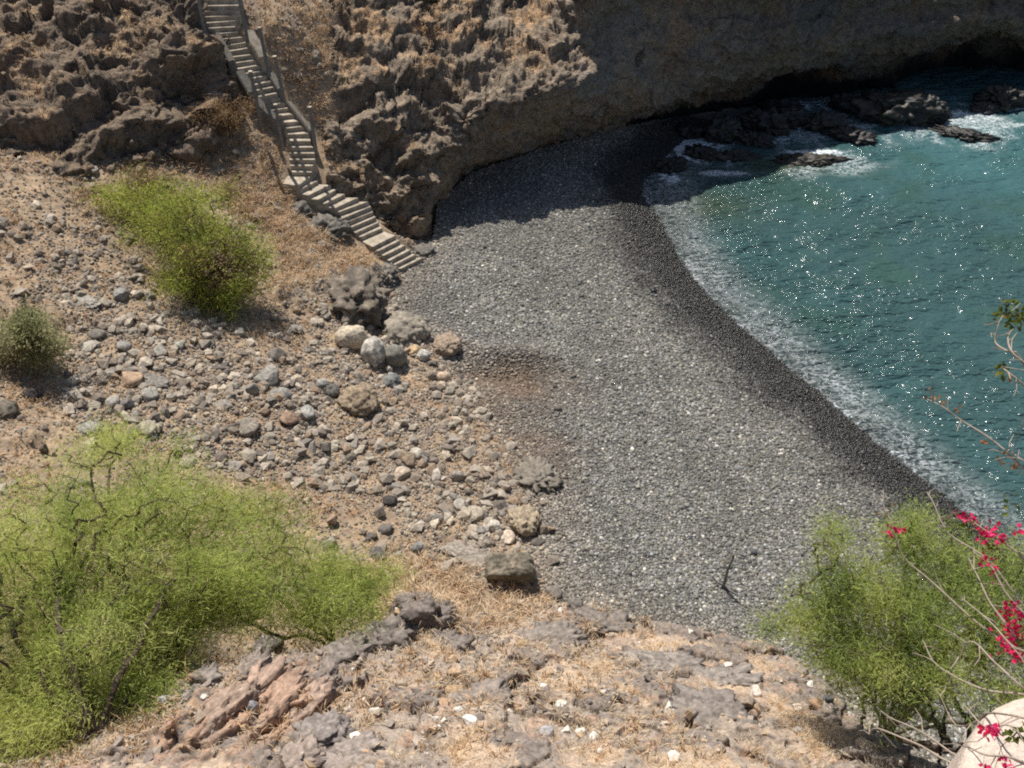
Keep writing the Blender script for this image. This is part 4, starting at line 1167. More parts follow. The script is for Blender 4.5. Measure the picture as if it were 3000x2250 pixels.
def scatter_mesh(name, centers, scales, colors, protos_, mat, tilt=0.5, smooth=True, rough=None):
    """many small stones as one mesh"""
    n = len(centers)
    R = quat_mats(n, tilt)
    which = rng.integers(len(protos_), size=n)
    Vs, Fs, Cs, Rs, off = [], [], [], [], 0
    for k, (Vp, Fp) in enumerate(protos_):
        sel = np.where(which == k)[0]
        if not len(sel): continue
        W = np.einsum('nij,nvj->nvi', R[sel], Vp[None] * scales[sel][:, None, :]) + centers[sel][:, None, :]
        Vs.append(W.reshape(-1, 3))
        Fs.append((Fp[None] + (np.arange(len(sel)) * len(Vp))[:, None, None]).reshape(-1, 3) + off)
        Cs.append(np.repeat(colors[sel], len(Vp), 0))
        if rough is not None: Rs.append(np.repeat(rough[sel], len(Vp)))
        off += len(sel) * len(Vp)
    return link(name, np_mesh(name, np.concatenate(Vs), np.concatenate(Fs), np.concatenate(Cs), {'rough': np.concatenate(Rs)} if rough is not None else None, smooth), mat)

M_rubble = vcol_mat('rubble_stone', 0.92, 18, 0.7, 1.3, 0, 0, 0.25)
P12 = [angular_proto(4000 + k) for k in range(8)]
def low_proto(seed):
    V, Fc = ICO[1]
    rs = np.random.default_rng(seed)
    return V * rs.uniform(0.7, 1.15, (len(V), 1)), Fc
PL12 = [low_proto(4100 + k) for k in range(10)]
rs_ = size[rest]
# extra fine rubble
n2_ = 26000
ce = rng.uniform([-20, 7], [2, 40], size=(150000, 2))
ze = ground(ce[:, 0], ce[:, 1])
ex, ey, _ = project(np.column_stack([ce, ze]))
de = np.full(len(ce), 0.28)
for poly, dn in rub_zone:
    de = np.maximum(de, 0.95 * sstep(22, -14, sdf(np.array(poly, float), ex, ey)) * dn / 46)
de *= 1.3 * np.clip(0.8 + 1.0 * fbm(np.column_stack([ce * 1.1, 0 * ce[:, 0]]), 3, 930), 0.1, 1.3)
ke = (rng.uniform(size=len(ce)) < de) & (lookup(dB, ce[:, 0], ce[:, 1]) > -0.6) & (lookup(dst, ce[:, 0], ce[:, 1]) > 0.9)
ce, ze = ce[ke], ze[ke]
se = 0.022 + 0.036 * rng.uniform(size=len(ce)) ** 2
cen = np.concatenate([np.column_stack([pts[rest], pz[rest] + 0.25 * rs_]), np.column_stack([ce, ze + 0.3 * se])])
siz = np.concatenate([rs_, se])
scl = siz[:, None] * rng.uniform([.8, .7, .45], [1.25, 1.1, .85], (len(siz), 3))
colr = np.concatenate([pcol[rest], pal[rng.choice(len(pal), len(ce))] * rng.uniform(0.8, 1.2, (len(ce), 1))])
o = scatter_mesh('rubble', cen, scl, colr, PL12, M_rubble, 0.5, False)
tag(o, 'small angular rubble strewn over the dry slope', 'rubble', kind='stuff')

# small stones on the ledge
cl_ = rng.uniform([-8, 2.5], [7.5, 12.5], size=(26000, 2))
dl_ = llookup(dLw, cl_[:, 0], cl_[:, 1])
pn = fbm(np.column_stack([cl_ * 1.3, 0 * cl_[:, 0]]), 3, 950)
kl = (dl_ < 0.2) & (rng.uniform(size=len(cl_)) < np.clip(0.22 + 0.6 * pn, 0.03, 0.8))
cl_ = cl_[kl]
sl = np.clip(0.016 * (1 - rng.uniform(size=len(cl_))) ** -0.62, 0.013, 0.11)
zl = ground(cl_[:, 0], cl_[:, 1])
lp = np.array([(0.30, 0.25, 0.205), (0.24, 0.20, 0.17), (0.42, 0.30, 0.19), (0.55, 0.50, 0.44), (0.20, 0.17, 0.15), (0.36, 0.29, 0.22)])
o = scatter_mesh('ledge_rubble', np.column_stack([cl_, zl + 0.3 * sl]), sl[:, None] * rng.uniform([.8, .7, .5], [1.3, 1.1, .9], (len(sl), 3)), lp[rng.choice(6, len(sl), p=[.3, .22, .17, .08, .1, .13])] * rng.uniform(0.8, 1.2, (len(sl), 1)), P12, M_rubble, 0.6, False)
tag(o, 'small broken stones scattered over the near ledge', 'rubble', kind='stuff')

# ------------------------------------------------------------------ beach pebbles
def pebble_proto(seed, sub):
    V, Fc = ICO[sub]
    rs = np.random.default_rng(seed)
    return V * (1 + 0.16 * fbm(V * 1.2 + seed, 2, seed))[:, None], Fc
PP1 = [pebble_proto(5000 + k, 1) for k in range(8)]
PP2 = [pebble_proto(5100 + k, 2) for k in range(8)]
cp = rng.uniform([-6.5, 8], [18, 46], size=(860000, 2))
hz = lookup(Z, cp[:, 0], cp[:, 1])
db_ = lookup(dBw, cp[:, 0], cp[:, 1])
dl2 = np.where(cp[:, 1] < 13, llookup(dLw, np.clip(cp[:, 0], -10, 9), np.clip(cp[:, 1], 1.3, 13)), 9)
qx, qy, qd = project(np.column_stack([cp, hz]))
kp = (db_ < 0.45 * rng.uniform(-0.6, 1.2, len(cp))) & (hz > -0.35) & (dl2 > 0.5) & (qx > -60) & (qx < 1180) & (qy < 800)
br_ = lookup(brown, cp[:, 0], cp[:, 1])
kp &= rng.uniform(size=len(cp)) > 0.75 * np.clip(br_ * 1.3 - 0.2, 0, 1)
# fewer where they are far and small in the picture
far = sstep(26, 40, qd)
kp &= rng.uniform(size=len(cp)) > 0.35 * far
cp, hz, qx, qy, qd, br_, db_ = cp[kp], hz[kp], qx[kp], qy[kp], qd[kp], br_[kp], db_[kp]
n = len(cp)
ps = np.exp(rng.normal(np.log(0.0285), 0.36, n)) * (1 + 0.15 * sstep(24, 36, qd))
ps *= 1 + 0.25 * fbm(np.column_stack([cp * 0.5, 0 * hz]), 2, 960)
ps = np.clip(ps, 0.016, 0.085)
bigp = rng.uniform(size=n) < 0.004
ps[bigp] *= 1.7
tone = np.exp(rng.normal(np.log(0.166), 0.40, n)) * (1 + 0.15 * fbm(np.column_stack([cp * 0.7, 0 * hz]), 3, 965))
hue = rng.normal(0, 1, n)
pc = tone[:, None] * (np.array([1.01, 0.965, 0.855]) + hue[:, None] * np.array([0.035, 0.008, -0.045]))
tone_band = 1 + 0.06 * np.sin(hz * 9.0 + 2.2 * fbm(np.column_stack([cp * 0.3, 0 * hz]), 2, 968)) * sstep(0.6, 0.9, hz)
pc *= tone_band[:, None]
pale = rng.uniform(size=n) < 0.010
pc[pale] = np.array([0.55, 0.51, 0.45]) * rng.uniform(0.7, 1.15, (pale.sum(), 1))
bw = np.clip(br_ * 1.25, 0, 1)[:, None]
pc = pc * (1 - bw) + bw * tone[:, None] * np.array([1.12, 0.85, 0.63]) * 0.82
inl = sstep(-2.2, 0.2, db_)[:, None] * 0.55
pc = pc * (1 - inl) + inl * tone[:, None] * np.array([1.28, 1.08, 0.85]) * 1.1
wn = fbm(np.column_stack([cp * 0.55, 0 * hz]), 5, 970, gain=0.6)
wet = sstep(0.84, 0.36, hz + 0.16 * wn + 0.10 * rng.normal(size=n))
pc = pc * (1 - 0.84 * wet)[:, None]
prough = 0.85 - 0.60 * wet
gap = 0.0
pzc = hz + ps * rng.uniform(-0.15, 0.55, n)
psc = ps[:, None] * rng.uniform([1.0, .75, .5], [1.35, 1.05, .8], (n, 3))
nearp = qd < 22
for nm, sel, prot in (('pebbles', nearp, PP2), ('pebbles', ~nearp, PP1)):
    o = scatter_mesh(nm, np.column_stack([cp, pzc])[sel], psc[sel], pc[sel], prot, M_pebble, 0.45, True, prough[sel])
    tag(o, 'smooth grey beach pebbles, nearer half of the shore' if sel is nearp else 'smooth grey beach pebbles, farther half of the shore', 'pebbles', kind='stuff')
print('pebbles', n, 'near', nearp.sum())

# ------------------------------------------------------------------ dry grass
def grass(name, base, nb, hgt, wid, spread, colors, lab):
    """tufts of bent blades; base (n,3)"""
    n = len(base)
    B = np.repeat(base, nb, 0)
    m_ = len(B)
    a = rng.uniform(0, 2 * np.pi, m_)
    lean = rng.uniform(0.1, spread, m_)
    h = np.repeat(hgt, nb) * rng.uniform(0.5, 1.15, m_)
    d = np.column_stack([np.cos(a), np.sin(a), 0 * a])
    s = np.column_stack([-np.sin(a), np.cos(a), 0 * a])
    ofs = d * (np.repeat(hgt, nb) * 0.25 * rng.uniform(0, 1, m_))[:, None]
    r = B + ofs
    midp = r + d * (h * lean * 0.35)[:, None] + np.array([0, 0, 1]) * (h * 0.55)[:, None]
    tip = r + d * (h * lean)[:, None] + np.array([0, 0, 1]) * (h * (1 - 0.35 * lean))[:, None]
    w = (wid * rng.uniform(0.6, 1.3, m_))[:, None]
    V = np.stack([r - s * w, r + s * w, midp + s * w * 0.8, midp - s * w * 0.8, tip], 1).reshape(-1, 3)
    k = np.arange(m_) * 5
    q = np.stack([k, k + 1, k + 2, k + 3], 1)
    t = np.stack([k + 3, k + 2, k + 4], 1)
    c = np.repeat(colors, nb, 0) * rng.uniform(0.75, 1.25, (m_, 1))
    me = np_mesh(name, V, [q, t], np.repeat(c, 5, 0), smooth=False)
    return tag(link(name, me, M_straw), lab, 'grass', kind='stuff')

gp = np.array([(0.72, 0.57, 0.39), (0.64, 0.47, 0.29), (0.76, 0.63, 0.46), (0.56, 0.37, 0.20), (0.66, 0.54, 0.40)])
cg = rng.uniform([-8.5, 2.2], [8, 12.5], size=(62000, 2))
lr_ = llookup(lrock, cg[:, 0], cg[:, 1])
gl = fbm(np.column_stack([cg * 0.9, 0 * cg[:, 0]]), 3, 980)
stt = llookup(strata, cg[:, 0], cg[:, 1])
kg = (llookup(dLw, cg[:, 0], cg[:, 1]) < 0.5) & (rng.uniform(size=len(cg)) < np.clip(0.10 + 0.85 * gl, 0.015, 0.6) * (1.25 - 0.95 * lr_) * (1 - 0.9 * np.clip(stt, 0, 1)) * (0.35 + 0.65 * sstep(-3.2, -0.8, cg[:, 0])))
cg = cg[kg]
zg = ground(cg[:, 0], cg[:, 1])
grass('dry_grass', np.column_stack([cg, zg - 0.01]), 14, rng.uniform(0.06, 0.19, len(cg)), 0.003, 1.7, gp[rng.choice(5, len(cg))], 'pale straw grass growing in tufts on the near ledge')
ch = rng.uniform([-22, 6], [3, 46], size=(90000, 2))
hb_ = lookup(dB, ch[:, 0], ch[:, 1])
gh = fbm(np.column_stack([ch * 0.55, 0 * ch[:, 0]]), 3, 990)
zh = ground(ch[:, 0], ch[:, 1])
hx, hy, hd = project(np.column_stack([ch, zh]))
pg = np.clip(0.22 + 0.6 * gh, 0.03, 0.7)
lush = np.zeros(len(ch))
for poly in ([(170, 110), (290, 150), (290, 195), (400, 270), (280, 290), (270, 240), (190, 180), (120, 175)], [(280, 560), (500, 560), (560, 620), (400, 640)], [(255, 0), (335, 0), (335, 150), (310, 120), (280, 70)], [(330, 0), (480, 0), (540, 50), (440, 60)], [(280, 250), (395, 255), (330, 300), (280, 300)]):
    lush = np.maximum(lush, sstep(15, -15, sdf(np.array(poly, float), hx, hy)))
pg = np.maximum(pg, 0.95 * lush * np.clip(0.8 + gh, 0.2, 1.2)) * (1 - 0.65 * lookup(rockm, ch[:, 0], ch[:, 1]))
rubd = np.zeros(len(ch))
for poly, dn in rub_zone[:4]:
    rubd = np.maximum(rubd, sstep(15, -15, sdf(np.array(poly, float), hx, hy)))
pg *= 1 - 0.75 * rubd
kh = (hb_ > 0.15) & (rng.uniform(size=len(ch)) < pg) & (lookup(dst, ch[:, 0], ch[:, 1]) > 0.8) & (hx > -60) & (hx < 1080) & (hy > -40)
ch, zh, hd, lush = ch[kh], zh[kh], hd[kh], lush[kh]
gp2 = np.array([(0.56, 0.40, 0.245), (0.50, 0.325, 0.18), (0.62, 0.475, 0.31), (0.43, 0.28, 0.16), (0.50, 0.395, 0.27)])
grass('dry_grass', np.column_stack([ch, zh - 0.02]), 11, rng.uniform(0.10, 0.24, len(ch)) * (1 + 0.6 * lush), 0.008, 1.6, gp2[rng.choice(5, len(ch))], 'orange-tan dry grass covering the far slope')
lg = np.concatenate(LOFT_GRASS)
grass('dry_grass', lg - np.array([0, 0, 0.03]), 9, rng.uniform(0.10, 0.26, len(lg)), 0.009, 1.6, gp2[rng.choice(5, len(lg))], 'straw grass caught on the ledges of the crag and the cliff top')
print('loft tufts', len(lg))
print('tufts', len(cg), len(ch))

# ------------------------------------------------------------------ stairs
def box_np(corners_top, z_top, z_bot):
    """prism from a top outline (4 xy points, counter-clockwise)"""
    t = [np.array([c[0], c[1], z_top]) for c in corners_top]
    b = [np.array([c[0], c[1], z_bot]) for c in corners_top]
    return t + b
PRISM_F = [(0, 1, 2, 3), (7, 6, 5, 4), (0, 4, 5, 1), (1, 5, 6, 2), (2, 6, 7, 3), (3, 7, 4, 0)]
def prism_obj(name, verts, mat, parent, origin, bev=0.012):
    bm = bmesh.new()
    vs = [bm.verts.new(Vector(v - origin)) for v in verts]
    for f in PRISM_F:
        bm.faces.new([vs[i] for i in f])
    bmesh.ops.recalc_face_normals(bm, faces=bm.faces[:])
    if bev:
        bmesh.ops.bevel(bm, geom=bm.edges[:], offset=bev, segments=2, affect='EDGES', clamp_overlap=True)
    me = bpy.data.meshes.new(name)
    bm.to_mesh(me)
    bm.free()
    return link(name, me, mat, parent)

orig = np.array(stair_mid[0]) * np.array([1, 1, 0]) + np.array([0, 0, Z0])
st = empty('staircase', orig, 'long weathered concrete staircase with posts climbing the rocky slope from the beach', 'staircase')
nlow = len(low_edges)
for k in range(len(steps) - 1):
    l, r, z = steps[k]
    l2, r2, z2 = steps[k + 1]
    if k == nlow - 1:
        # landing where the flights meet
        c0, c1_, c2_, c3_ = at(282.5, 183.5, z), at(297.5, 185.6, z), at(312, 175.6, z), at(311.4, 171.5, z)
        c4 = at(290.5, 171.5, z)
        bm = bmesh.new()
        tops = [c0, c1_, c2_, c3_, c4]
        tv = [bm.verts.new(Vector(c - orig)) for c in tops]
        bv = [bm.verts.new(Vector(c - orig - np.array([0, 0, 0.7]))) for c in tops]
        bm.faces.new(tv); bm.faces.new(bv[::-1])
        for q in range(5):
            bm.faces.new([tv[q], bv[q], bv[(q + 1) % 5], tv[(q + 1) % 5]])
        bmesh.ops.recalc_face_normals(bm, faces=bm.faces[:])
        bmesh.ops.bevel(bm, geom=bm.edges[:], offset=0.012, segments=2, affect='EDGES')
        me = bpy.data.meshes.new('landing'); bm.to_mesh(me); bm.free()
        link('landing', me, M_conc, st)
        continue
    back = 0.10
    dl = (l2 - l) * np.array([1, 1, 0]); dr = (r2 - r) * np.array([1, 1, 0])
    dl = dl * (1 + back / max(np.linalg.norm(dl), 0.05)); dr = dr * (1 + back / max(np.linalg.norm(dr), 0.05))
    j1, j2 = rng.normal(0, 0.012), rng.normal(0, 0.012)
    vs = box_np([l, r, r + dr, l + dl], z, z - 0.55)
    vs[0] = vs[0] + np.array([0, 0, j1]); vs[1] = vs[1] + np.array([0, 0, j2])
    prism_obj('step', vs, M_conc, st, orig, 0.010)

def side_wall(idx0, idx1, side, lift, width, gap_=0.02, drop=1.0, mat=M_conc_dark):
    """a low kerb wall running along the ends of the steps idx0..idx1"""
    p, q = steps[idx0][side].copy(), steps[idx1][side].copy()
    along = (q - p) * np.array([1, 1, 0]); along /= np.linalg.norm(along)
    out = (steps[idx0][side] - steps[idx0][1 - side]) * np.array([1, 1, 0]); out /= np.linalg.norm(out)
    a0, a1 = p + out * gap_, q + out * gap_
    b1, b0 = a1 + out * width, a0 + out * width
    tops = [a0 + [0, 0, lift], b0 + [0, 0, lift - 0.03], b1 + [0, 0, lift - 0.03], a1 + [0, 0, lift]]
    bots = [t - np.array([0, 0, drop]) for t in tops]
    return prism_obj('kerb_wall', tops + bots, mat, st, orig, 0.03)
UP = nlow
side_wall(UP + 18, UP + 23, 0, 0.34, 0.30, drop=1.3)
side_wall(UP + 13, UP + 17, 0, 0.22, 0.34, drop=1.2)
side_wall(UP + 8, UP + 12, 0, 0.20, 0.32, drop=1.2)
side_wall(UP + 25, UP + 30, 0, 0.30, 0.34, drop=1.0)
side_wall(UP + 18, UP + 23, 1, 0.30, 0.42, drop=1.2, mat=M_conc)
side_wall(UP + 13, UP + 16, 1, 0.14, 0.26, drop=0.8)
side_wall(UP + 6, UP + 11, 1, 0.12, 0.22, drop=0.8)

def post(base_px, top_px, step_i, side):
    z = steps[step_i][2] + 0.1
    b = at(*base_px, z)
    dep = depth_of(b)
    v = np.hypot(base_px[0] - top_px[0], base_px[1] - top_px[1])
    hgt = v * dep / F / math.cos(math.radians(26))
    bm = bmesh.new()
    bmesh.ops.create_cube(bm, size=1)
    bmesh.ops.scale(bm, vec=(0.115, 0.115, hgt + 0.5), verts=bm.verts[:])
    bmesh.ops.translate(bm, vec=(0, 0, (hgt - 0.5) / 2), verts=bm.verts[:])
    bmesh.ops.bevel(bm, geom=bm.edges[:], offset=0.02, segments=2, affect='EDGES')
    me = bpy.data.meshes.new('post'); bm.to_mesh(me); bm.free()
    o = link('post', me, M_post, st)
    o.location = Vector(b - orig)
    o.rotation_euler = (random.uniform(-.04, .04), random.uniform(-.05, .05), random.uniform(-.3, .3))
    cap = bmesh.new()
    bmesh.ops.create_cube(cap, size=1)
    bmesh.ops.scale(cap, vec=(0.135, 0.135, 0.03), verts=cap.verts[:])
    me = bpy.data.meshes.new('cap'); cap.to_mesh(me); cap.free()
    c = link('cap', me, M_conc, o)
    c.location = (0, 0, hgt + 0.017)
    return o
post((206, 38), (197, 3), UP + 24, 0)
post((245.5, 30), (239.8, 0), UP + 25, 1)
post((267, 64), (260, 33), UP + 19, 1)
post((281.7, 88.5), (276.5, 60), UP + 15, 1)
post((259, 114), (250, 76), UP + 11, 0)
post((281.5, 139), (275, 107.5), UP + 6, 0)
post((314.5, 141.7), (308, 110.5), UP + 6, 1)

# stick standing on the beach
fp = hit(721.5, 588)
bm = bmesh.new()
def tube_np(pts, radii, ns=6):
    pts = np.asarray(pts, float)
    T = np.gradient(pts, axis=0)
    T /= np.maximum(np.linalg.norm(T, axis=1, keepdims=True), 1e-9)
    ref = np.array([0.31, 0.17, 0.93])
    ref2 = np.array([0.9, 0.3, 0.1])
    A = np.cross(T, ref)
    bad = np.linalg.norm(A, axis=1) < 0.2
    A[bad] = np.cross(T[bad], ref2)
    A /= np.linalg.norm(A, axis=1, keepdims=True)
    Bn = np.cross(T, A)
    th = np.arange(ns) * 2 * np.pi / ns
    V = pts[:, None] + np.asarray(radii)[:, None, None] * (np.cos(th)[None, :, None] * A[:, None] + np.sin(th)[None, :, None] * Bn[:, None])
    k = np.arange(len(pts) - 1)[:, None] * ns
    j = np.arange(ns)[None]
    j2 = (j + 1) % ns
    Fq_ = np.stack([k + j, k + j2, k + ns + j2, k + ns + j], -1).reshape(-1, 4)
    return V.reshape(-1, 3), Fq_
def tubes_mesh(name, chains, ns=6):
    Vs, Fs, off = [], [], 0
    for p, r in chains:
        V, Fq_ = tube_np(p, r, ns)
        Vs.append(V); Fs.append(Fq_ + off); off += len(V)
    return np_mesh(name, np.concatenate(Vs), np.concatenate(Fs))
zz = np.linspace(0, 1, 7)
stick = np.column_stack([0.10 * zz + 0.02 * np.sin(zz * 7), 0.03 * zz, -0.25 + 1.55 * zz])
me = tubes_mesh('standing_stick', [(stick, np.linspace(0.05, 0.032, 7)), (np.array([[0.02, 0, 0.1], [0.2, -0.12, 0.02], [0.38, -0.25, 0.03]]), np.array([0.035, 0.03, 0.02])), (np.array([[0.0, 0, 0.12], [-0.16, 0.02, 0.22], [-0.3, 0.05, 0.42]]), np.array([0.03, 0.025, 0.018]))], 8)
o = link('standing_stick', me, M_stick)
o.location = fp
tag(o, 'bare grey stick standing upright in the beach pebbles', 'stick')

# ------------------------------------------------------------------ bushes and trees
def make_tree(name, label, cat, root, lobes, n_att, fronds, flen, fwid, cols, trunk_r, seed, droop=0.15, n_trunks=1, group=None, dead=0.0, shell=0.55, cluster=0.22):
    """lobes: (centre, radii, weight). Twigs reach for points spread through the lobes; fronds hang on the twigs."""
    rs = np.random.default_rng(seed)
    root = np.asarray(root, float)
    w = np.array([l[2] for l in lobes], float); w /= w.sum()
    which = rs.choice(len(lobes), n_att, p=w)
    u = rs.normal(size=(n_att, 3)); u /= np.linalg.norm(u, axis=1)[:, None]
    rad = rs.uniform(0, 1, n_att) ** shell
    cen = np.array([l[0] for l in lobes]); rr_ = np.array([l[1] for l in lobes])
    A = cen[which] + u * rad[:, None] * rr_[which]
    # slender sprays that reach out of the lobes
    ns_ = max(6, n_att // 55)
    sp = rs.choice(len(lobes), ns_, p=w)
    su = rs.normal(size=(ns_, 3)); su[:, 2] = np.abs(su[:, 2]) * 0.9; su /= np.linalg.norm(su, axis=1)[:, None]
    per = max(4, int(n_att * 0.35 / ns_))
    ss = rs.uniform(0.6, 1.55, (ns_, per, 1))
    SPR = cen[sp][:, None] + su[:, None] * rr_[sp][:, None] * ss + rs.normal(0, 0.07, (ns_, per, 3)) * rr_[sp].mean(1)[:, None, None]
    A = np.concatenate([A[:int(n_att * 0.7)], SPR.reshape(-1, 3)])
    gapn = gnoise(A * 0.9, seed)
    A = A[gapn > -0.30]
    g = ground(A[:, 0], A[:, 1]) + 0.12
    A[:, 2] = np.maximum(A[:, 2], g)
    nodes, par = [], []
    for t_ in range(n_trunks):
        nodes.append(root + np.array([rs.normal(0, 0.12), rs.normal(0, 0.12), -0.25]) * (1 if n_trunks > 1 else 0.5)); par.append(-1)
    for (c, r, _w) in lobes:
        d = np.asarray(c) - root
        prev = rs.integers(n_trunks)
        m_ = max(4, int(np.linalg.norm(d) / 0.28))
        side = rs.normal(0, 0.10, 3) * np.linalg.norm(d)
        for q in range(1, m_ + 1):
            f = q / m_
            p = root + d * f + side * math.sin(f * math.pi) + np.array([0, 0, 0.18 * np.linalg.norm(d) * math.sin(f * math.pi) * 0.6]) + rs.normal(0, 0.03, 3)
            nodes.append(p); par.append(prev); prev = len(nodes) - 1
    order_ = np.argsort(np.linalg.norm(A - root, axis=1))
    cap = len(nodes) + len(A) * 4 + 8
    NP = np.zeros((cap, 3)); NP[:len(nodes)] = nodes
    cnt = len(nodes)
    tips = []
    for q in order_:
        p = A[q]
        dd = ((NP[n_trunks:cnt] - p) ** 2).sum(1)
        k = int(np.argmin(dd)) + n_trunks
        v = p - NP[k]
        ln = np.linalg.norm(v)
        m_ = 1 if ln < 0.35 else (2 if ln < 0.9 else 3)
        prev = k
        for s_ in range(1, m_ + 1):
            f = s_ / m_
            NP[cnt] = NP[k] + v * f + (rs.normal(0, 0.05, 3) * ln if s_ < m_ else 0)
            par.append(prev); prev = cnt; cnt += 1
        tips.append((cnt - 1, k))
    NP = NP[:cnt]
    par = np.array(par)
    load = np.ones(cnt)
    for k in range(cnt - 1, -1, -1):
        if par[k] >= 0: load[par[k]] += load[k]
    R = np.clip(trunk_r * (load / load.max()) ** 0.45, 0.0045, trunk_r)
    k = np.where(par >= 0)[0]
    P0, P1 = NP[par[k]], NP[k]
    r0 = np.minimum(R[par[k]], R[k] * 1.6); r1 = R[k]
    T = P1 - P0
    T /= np.maximum(np.linalg.norm(T, axis=1, keepdims=True), 1e-9)
    Aa = np.cross(T, np.array([0.3, 0.2, 0.93])); Aa /= np.maximum(np.linalg.norm(Aa, axis=1, keepdims=True), 1e-6)
    Bb = np.cross(T, Aa)
    ns = 5
    th = np.arange(ns) * 2 * np.pi / ns
    ring = np.cos(th)[None, :, None] * Aa[:, None] + np.sin(th)[None, :, None] * Bb[:, None]
    V = np.concatenate([P0[:, None] + ring * r0[:, None, None], P1[:, None] + ring * r1[:, None, None]], 1).reshape(-1, 3)
    b0 = (np.arange(len(k)) * 2 * ns)[:, None]
    j = np.arange(ns)[None]; j2 = (j + 1) % ns
    Fq_ = np.stack([b0 + j, b0 + j2, b0 + ns + j2, b0 + ns + j], -1).reshape(-1, 4)
    t = empty(name, root, label, cat, group)
    link('trunk', np_mesh('trunk', V - root, Fq_), M_bark, t)
    # fronds
    tip_i = np.array([a for a, b in tips])
    reps = rs.poisson(fronds, len(tip_i))
    src = np.repeat(tip_i, reps)
    n = len(src)
    f = rs.uniform(0.0, 1.0, n)[:, None]
    pos = NP[src] * f + NP[par[src]] * (1 - f) + rs.normal(0, cluster, (n, 3)) * np.array([1, 1, 0.7])
    pos[:, 2] = np.maximum(pos[:, 2], ground(pos[:, 0], pos[:, 1]) + 0.03)
    outd = pos - (cen.mean(0) * 0.5 + root * 0.5)
    outd /= np.maximum(np.linalg.norm(outd, axis=1, keepdims=True), 1e-6)
    d = outd * 0.6 + rs.normal(0, 0.65, (n, 3)) + np.array([0, 0, 0.15])
    d /= np.linalg.norm(d, axis=1, keepdims=True)
    sd = np.cross(d, rs.normal(size=(n, 3))); sd /= np.maximum(np.linalg.norm(sd, axis=1, keepdims=True), 1e-6)
    ln = flen * np.exp(rs.normal(-0.06, 0.42, n))[:, None]
    wd = fwid * rs.uniform(0.7, 1.3, n)[:, None]
    m1_ = pos + d * ln * 0.5 + sd * 0
    tip = pos + d * ln - np.array([0, 0, 1]) * ln * droop
    V = np.stack([pos, m1_ + sd * wd, tip, m1_ - sd * wd], 1).reshape(-1, 3)
    kk = np.arange(n) * 4
    Fq_ = np.stack([kk, kk + 1, kk + 2, kk + 3], 1)
    cols = np.asarray(cols)
    lobe_tone = gnoise(pos * 1.1, seed + 5)
    ci = np.clip((0.5 + 0.75 * lobe_tone + rs.normal(0, 0.22, n)) * len(cols), 0, len(cols) - 1).astype(int)
    cc_ = cols[ci] * rs.uniform(0.75, 1.25, (n, 1))
    if dead:
        q = (gnoise(pos * 0.8, seed + 8) + rs.normal(0, 0.15, n)) > (0.75 - dead)
        cc_[q] = np.array([0.24, 0.16, 0.085]) * rs.uniform(0.7, 1.3, (q.sum(), 1))
    link('crown', np_mesh('crown', V - root, Fq_, np.repeat(cc_, 4, 0), smooth=False), M_leaf, t)
    return t

def lobe(px, py, z, rpx, rpy, wgt, deep=0.8):
    c = at(px, py, z)
    s = depth_of(c) / F
    return (c, (rpx * s, (rpx * 0.5 + rpy * 0.5) * s * deep, rpy * s * 0.9), wgt)
GREEN = [(0.33, 0.40, 0.11), (0.45, 0.52, 0.14), (0.56, 0.62, 0.18), (0.65, 0.67, 0.25)]
GREEN2 = [(0.26, 0.34, 0.10), (0.37, 0.45, 0.13), (0.48, 0.54, 0.16), (0.58, 0.60, 0.22)]
OLIVE = [(0.24, 0.25, 0.12), (0.32, 0.32, 0.16), (0.39, 0.38, 0.20), (0.46, 0.43, 0.27)]

rt = hit(95, 738)
make_tree('mesquite_tree', 'tallest feathery bright green tree filling the lower left corner', 'tree', rt,
          [lobe(60, 640, 8.7, 95, 70, 3), lobe(60, 555, 9.0, 100, 66, 3.0), lobe(150, 600, 8.0, 90, 70, 3), lobe(205, 560, 7.7, 75, 60, 2.2), lobe(120, 500, 9.0, 75, 50, 1.6), lobe(20, 700, 8.4, 70, 40, 1.4),
           lobe(175, 640, 7.2, 50, 34, 1.4), lobe(0, 600, 9.4, 70, 80, 1.7), lobe(110, 462, 9.0, 40, 16, 0.22), lobe(130, 688, 7.9, 60, 26, 1.1)],
          3000, 46, 0.11, 0.0062, GREEN, 0.12, 41, n_trunks=3, cluster=0.20)
rt = at(335, 640, 4.0)
make_tree('mesquite_tree', 'lower feathery green tree whose tip trails along the rim of the near ledge', 'tree', rt,
          [lobe(285, 590, 6.9, 78, 58, 2.6), lobe(345, 612, 6.0, 62, 34, 1.6), lobe(250, 520, 7.6, 58, 42, 1.4), lobe(235, 600, 7.8, 50, 48, 1.2), lobe(385, 618, 5.2, 26, 14, 0.3)],
          1500, 42, 0.11, 0.0062, GREEN, 0.07, 47, n_trunks=3, cluster=0.20)
rt = hit(200, 298)
make_tree('acacia_bush', 'yellow-green thorny bush on the slope below the stairs', 'bush', rt,
          [lobe(205, 235, 6.4, 52, 42, 3), lobe(150, 205, 6.6, 45, 24, 1.6), lobe(240, 262, 5.7, 36, 40, 2.2), lobe(185, 275, 5.6, 45, 28, 1.4), lobe(222, 298, 4.9, 24, 22, 0.9), lobe(110, 195, 6.8, 34, 14, 0.7), lobe(135, 190, 6.9, 25, 12, 0.4)],
          1300, 27, 0.14, 0.012, [(0.25, 0.28, 0.06), (0.34, 0.39, 0.075), (0.43, 0.49, 0.09), (0.50, 0.53, 0.13)], 0.09, 42, n_trunks=3, dead=0.50, cluster=0.24)
rt = hit(18, 362)
